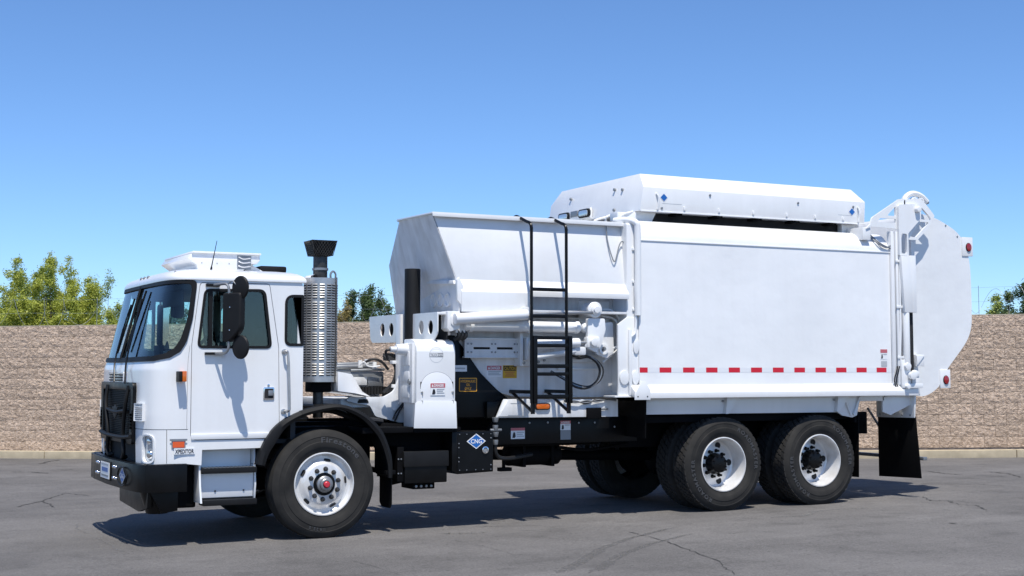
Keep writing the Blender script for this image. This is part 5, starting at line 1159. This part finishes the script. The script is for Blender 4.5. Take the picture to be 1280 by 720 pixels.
UB = [(3.67, 1.315), (3.67, 1.135), (6.33, 1.125), (6.40, 1.085), (6.55, 1.06), (6.62, 1.085), (6.68, 1.315)]
ub = MB().prism(UB, 'y', -1.12, -1.09).build('underbody_sill', 'white', T, .003); MB().prism(UB, 'y', 1.09, 1.12).build('underbody_sill', 'white', T, .003)
for x in (4.72, 6.30): MB().prism([(x - .02, 1.13), (x, 1.315), (x + .18, 1.315), (x + .02, 1.13)], 'y', -1.17, -1.12).build('sill_gusset', 'white', ub, .003); cyl('gusset_bolt', 'grey', ub, (x - .03, -1.12, 1.27), (x - .03, -1.135, 1.27), .014, None, 8)
for x0, x1 in ((6.42, 6.52), (6.66, 6.56)): tube('sill_brace', 'white', ub, [(x0, -1.135, 1.31), (x1, -1.135, 1.09)], .015, 6, 1)
box('body_floor', 'frame', T, 3.6, 7.1, -1.08, 1.08, 1.28, 1.44, 0)
for sg in (-1, 1):
    MB().prism([(sg * 1.24, 1.335), (sg * .62, 1.335), (sg * .645, .90), (sg * 1.225, .885)], 'x', 3.60, 3.612).build('mud_flap', 'rubber', T, .002)
    MB().prism([(sg * .55, 1.04), (sg * 1.20, 1.06), (sg * 1.275, .33), (sg * .55, .31)], 'x', 7.45, 7.462).build('mud_flap', 'rubber', T, .002)
    fb = MB().prism([(sg * .55, 1.30), (sg * 1.22, 1.31), (sg * 1.20, 1.045), (sg * .55, 1.035)], 'x', 7.43, 7.45).build('flap_bracket', 'white', T, .003)
    for y in (.62, .8, 1.0, 1.14): cyl('bracket_bolt', 'grey', fb, (7.43, sg * y, 1.075), (7.42, sg * y, 1.075), .012, None, 6)
    MB().prism([(sg * .62, 1.12), (sg * 1.12, 1.12), (sg * 1.10, .36), (sg * .64, .36)], 'x', 6.64, 6.652).build('mud_flap', 'rubber', T, .002)
    MB().prism([(7.0, 1.30), (7.0, 1.12), (7.12, 1.08), (7.44, 1.20), (7.44, 1.31)], 'y', sg * 1.14, sg * 1.11).build('rear_apron', 'white', T, .003)
    box('apron_sill', 'white', T, 6.66, 7.02, min(sg * 1.14, sg * 1.1), max(sg * 1.14, sg * 1.1), 1.25, 1.315, .003)
    tube('flap_strut', 'grey', T, [(7.475, sg * .34, 1.14), (7.475, sg * .60, .86)], .016, 6, 1)
box('rear_tie', 'grey', T, 7.50, 7.56, -1.27, 1.27, .54, .58, .006)
box('flap_hanger', 'frame', T, 6.6, 6.64, -1.1, 1.1, 1.0, 1.10, .004)

# fuel tank fairing on the roof
def fr(x0, x1, y, z): return [(x0, -y, z), (x1, -y, z), (x1, y, z), (x0, y, z)]
fg = MB().loft([fr(3.67, 6.855, 1.05, 3.362), fr(3.715, 6.87, 1.05, 3.628), fr(3.775, 6.80, .88, 3.795)]).build('tank_fairing', 'white', T, .008)
box('fairing_lip', 'white', fg, 3.68, 6.86, -1.058, -1.046, 3.352, 3.368, .003)
box('tank_cradle', 'slot', T, 3.95, 6.62, -.86, .86, 3.24, 3.365, 0)
for x in (4.2, 4.75, 5.3, 5.85, 6.4): box('fairing_bracket', 'frame', T, x - .04, x + .04, -1.03, -.86, 3.335, 3.36, 0)
for x0, x1 in ((3.66, 3.95), (6.60, 6.86)): MB().prism([(x0, 3.25), (x0, 3.36), (x1, 3.36), (x1 - .06 if x0 < 5 else x1, 3.25)], 'y', -.94, -.86).build('cradle_end', 'white', T, .004)
for x in (4.25, 4.72, 5.2, 5.68, 6.1, 6.52): box('fairing_latch', 'white', fg, x - .012, x + .012, -1.066, -1.048, 3.39, 3.43, .003)
for x, z in ((3.95, 3.40), (4.60, 3.58), (5.85, 3.56), (6.68, 3.56)): cyl('fairing_bolt', 'grey', fg, (x, -1.05, z), (x, -1.062, z), .014, None, 8)
for x, z in ((3.98, 3.52), (6.66, 3.50)): diamond(fg, (x, -1.0525, z), EX, EZ, .105, .10, (0, -1, 0), False); tube('vent_pipe', 'white', fg, [(x - .10 if x < 5 else x + .09, -1.06, 3.56), (x - .08 if x < 5 else x + .10, -1.075, 3.50), (x - .09 if x < 5 else x + .09, -1.06, 3.38)], .012, 6)
for x0, x1 in ((3.96, 4.22), (6.45, 6.66)): box('access_edge', 'faint', fg, x0, x1, -1.0515, -1.050, 3.452, 3.456, 0)
lb = MB().box(3.64, 3.67, -.02, .74, 3.375, 3.50).build('lamp_bracket', 'white', fg, .006)
for y in (.10, .58):
    MB().prism(rnd([(y - .13, 3.39), (y + .13, 3.39), (y + .13, 3.49), (y - .13, 3.49)], .048, 6), 'x', 3.622, 3.645).build('work_lamp', 'matt', fg, .004)
    MB().prism(rnd([(y - .10, 3.405), (y + .10, 3.405), (y + .10, 3.475), (y - .10, 3.475)], .034, 6), 'x', 3.612, 3.622).build('lamp_lens', 'lamp', fg, .004)
box('lamp_box', 'grey', fg, 3.63, 3.65, .26, .42, 3.42, 3.49, .006)
for y, z in ((.55, 3.66), (-.45, 3.66), (-.62, 3.64), (-.5, 3.42)): cyl('fairing_bolt', 'grey', fg, (3.725 if z > 3.5 else 3.69, y, z), (3.70 if z > 3.5 else 3.66, y, z), .018, None, 8)
mb = MB()
for i, (x, y, z) in enumerate(((3.50, -.95, 3.30), (3.45, -.7, 3.30), (3.48, -.4, 3.29))): mb.tube([(x, y, 3.22), (x - .03, y - .04, z), (x + .12, y - .02, z + .05)], .014, 6, 5)
mb.build('roof_hose', 'white', T, 0); box('pipe_mount', 'white', T, 3.42, 3.66, -.98, -.82, 3.25, 3.34, .01)

# ---------------------------------------------------------------- tailgate
TGP = [(7.44, 1.315), (7.56, 1.30), (7.69, 1.33), (7.83, 1.41), (7.90, 1.50), (7.98, 1.62), (8.20, 1.84), (8.31, 1.96), (8.38, 2.08), (8.412, 2.23), (8.417, 2.63), (8.402, 2.92), (8.34, 3.14), (8.21, 3.30), (8.0, 3.41), (7.79, 3.48), (7.5, 3.52), (7.44, 3.46)]
TGP = [(x + .098, 1.62 + (z - 1.62) * 1.008) for x, z in TGP]      
TGP = [tuple(p) for p in catmull(TGP, 4)]      # the cheek plates sit a hand inside the body sides
tgm = MB().prism(TGP, 'y', -1.1, -1.09); tgm.prism(TGP, 'y', 1.09, 1.1)
inn = [(7.46 + (x - 7.46) * .97, 2.4 + (z - 2.4) * .97) for x, z in TGP]; tgm.prism(inn, 'y', -1.09, 1.09)
tg = tgm.build('tailgate', 'panel', T, 0, sm=30)
MB().prism([(8.1, 1.85), (8.45, 2.1), (8.72, 2.4), (8.78, 2.75), (8.62, 3.02), (8.2, 3.20)], 'y', -.5, .5).build('tailgate_bulge', 'white', tg, .05, 3)
for z0, z1, x0, x1 in ((3.03, 3.268, 8.37, 8.548), (1.394, 1.62, 7.953, 8.118)):
    for sg in (-1, 1):
        lb_ = box('lamp_ear', 'white', tg, x0, x1, min(sg * 1.09, sg * 1.112), max(sg * 1.09, sg * 1.112), z0, z1, .006)
        xc, zc = (8.473, 3.142) if z0 > 2 else (8.043, 1.494)
        MB().prism(circ(xc, zc, .047, 20, .056), 'y', sg * 1.112, sg * 1.118).build('lamp_bezel', 'matt', tg, .004)
        MB().prism(circ(xc, zc, .040, 20, .049), 'y', sg * 1.118, sg * 1.128).build('tail_lamp', 'red', tg, .004)
for x, z in ((8.11, 3.40), (8.30, 3.27)): cyl('edge_rivet', 'grey', tg, (x, -1.1, z), (x, -1.106, z), .012, None, 8)
for sg in (-1, 1):
    Y0, Y1 = (-1.285, -1.255) if sg < 0 else (1.255, 1.285)
    hpl = MB().prism(rnd([(7.18, 2.98), (7.325, 2.98), (7.325, 3.25), (7.535, 3.44), (7.535, 3.585), (7.42, 3.61), (7.18, 3.59)], [.01, .01, .02, .03, .05, .03, .03], 4), 'y', Y0, Y1, [rnd([(7.212, 3.005), (7.302, 3.005), (7.302, 3.245), (7.212, 3.245)], .025, 4)]).build('hinge_plate', 'white', T, .0)
    cyl('hinge_pin', 'white', hpl, (7.47, sg * 1.285, 3.545), (7.47, sg * 1.33, 3.545), .042, .036, 20, .006)
    Yb, Yc = (-1.25, -1.222) if sg < 0 else (1.222, 1.25)
    MB().prism(rnd([(7.30, 3.66), (7.56, 3.69), (7.62, 3.65), (7.79, 3.49), (7.67, 3.32), (7.50, 3.18), (7.36, 3.18), (7.30, 3.3)], .03, 4), 'y', Yb, Yc, [rnd([(7.56, 3.435), (7.735, 3.435), (7.705, 3.475), (7.575, 3.585)], .015, 3), rnd([(7.385, 3.215), (7.48, 3.215), (7.70, 3.405), (7.55, 3.405)], .015, 3)]).build('hinge_arm', 'white', tg, 0)
    MB().prism(rnd([(6.68, 3.27), (6.77, 3.34), (6.80, 3.42), (7.22, 3.66), (7.32, 3.68), (7.32, 3.34), (7.20, 3.30), (6.78, 3.31)], .02, 3), 'y', Yb, Yc, [rnd([(7.03, 3.455), (7.165, 3.455), (7.165, 3.575)], .01, 3), rnd([(6.88, 3.37), (7.165, 3.37), (7.165, 3.42), (6.92, 3.42)], .008, 3)]).build('hinge_brace', 'white', T, 0)
    box('brace_foot', 'white', T, 6.66, 6.78, min(sg * 1.235, sg * .95), max(sg * 1.235, sg * .95), 3.15, 3.30, .006)
    ap = [(7.33 + .0, sg * 1.20, 3.60), (7.36, sg * 1.20, 3.68), (7.43, sg * 1.20, 3.735), (7.52, sg * 1.20, 3.75), (7.62, sg * 1.20, 3.725), (7.71, sg * 1.20, 3.66)]
    tube('arched_pipe', 'white', tg, ap, .036, 10, 5); cyl('pipe_end', 'grey', tg, (7.70, sg * 1.2, 3.67), (7.73, sg * 1.2, 3.645), .024, None, 10)
    for x, z in ((7.49, 3.66), (7.60, 3.66)): MB().lathe([(.030, -.02), (.045, -.02), (.045, .02), (.030, .02)], (x, sg * 1.21, z), 18, 'y', True).build('pipe_lug', 'white', tg, 0)
    cc_ = MB().loft([[(7.19, sg * 1.30, 2.975), (7.335, sg * 1.30, 2.975), (7.335, sg * 1.21, 2.975), (7.19, sg * 1.21, 2.975)], [(7.235, sg * 1.30, 2.30), (7.36, sg * 1.30, 2.30), (7.36, sg * 1.21, 2.30), (7.235, sg * 1.21, 2.30)]]).build('cylinder_cover', 'white', T, .008)
    box('cover_side', 'white', cc_, 7.338, 7.43, min(sg * 1.29, sg * 1.205), max(sg * 1.29, sg * 1.205), 2.30, 2.985, .006)
    cyl('tailgate_cylinder', 'white', cc_, (7.28, sg * 1.255, 2.30), (7.28, sg * 1.255, 1.62), .045, None, 16)
    box('seal_strip', 'slot', T, 7.365, 7.425, min(sg * 1.225, sg * 1.195), max(sg * 1.225, sg * 1.195), 1.58, 2.30, .004)
    for x0, x1 in ((7.08, 7.125), (7.15, 7.185)): box('rear_post', 'white', T, x0, x1, min(sg * 1.252, sg * 1.18), max(sg * 1.252, sg * 1.18), 1.44, 3.27, .006)
    tube('post_pipe', 'white', T, [(7.21, sg * 1.24, 3.0), (7.205, sg * 1.245, 2.5), (7.20, sg * 1.25, 2.1), (7.185, sg * 1.25, 1.8), (7.20, sg * 1.25, 1.62)], .014, 8, 5)
    for z in (2.9, 2.35, 1.75): box('pipe_clip', 'white', T, 7.14, 7.235, min(sg * 1.262, sg * 1.25), max(sg * 1.262, sg * 1.25), z, z + .03, .002)
    lk = box('lower_hinge', 'white', T, 7.12, 7.46, min(sg * 1.26, sg * 1.17), max(sg * 1.26, sg * 1.17), 1.31, 1.40, .01)
    box('latch_post', 'white', lk, 7.19, 7.33, min(sg * 1.27, sg * 1.2), max(sg * 1.27, sg * 1.2), 1.40, 1.74, .012); cyl('latch_pin', 'white', lk, (7.27, sg * 1.27, 1.66), (7.27, sg * 1.30, 1.66), .05, .044, 16, .004)
    cyl('latch_pin', 'white', lk, (7.32, sg * 1.27, 1.55), (7.32, sg * 1.33, 1.55), .045, .05, 14, .006); cyl('latch_knob', 'white', lk, (7.40, sg * 1.24, 1.57), (7.40, sg * 1.30, 1.57), .05, .04, 12, .012); cyl('latch_pin', 'white', lk, (7.26, sg * 1.27, 1.42), (7.26, sg * 1.31, 1.42), .03, None, 12)
    box('latch_arm', 'white', lk, 7.26, 7.50, min(sg * 1.29, sg * 1.27), max(sg * 1.29, sg * 1.27), 1.40, 1.455, .006)
    box('tailgate_stop', 'white', tg, 7.45, 7.585, min(sg * 1.23, sg * 1.09), max(sg * 1.23, sg * 1.09), 1.66, 1.80, .004); MB().prism([(7.45, 1.79), (7.58, 1.79), (7.46, 1.67)], 'y', sg * 1.245, sg * 1.23).build('stop_gusset', 'white', tg, .003)
    box('lower_panel', 'worn', T, 7.40, 7.52, min(sg * 1.215, sg * 1.09), max(sg * 1.215, sg * 1.09), 1.31, 1.52, .004)
for d in (0, .03): tube('lamp_wire', 'hose', T, [(7.13 + d, -1.265, 1.66), (7.10 + d, -1.27, 1.58), (7.07 + d, -1.27, 1.50), (7.09 + d, -1.27, 1.42), (7.14 + d, -1.265, 1.36)], .008, 6)
for d in (0, .04): tube('wire_loop', 'grey', T, [(6.80 + d, -1.10, 3.26), (6.90 + d, -1.22, 3.12), (7.02 + d, -1.235, 3.07), (7.09, -1.235, 3.10 - d)], .009, 6)
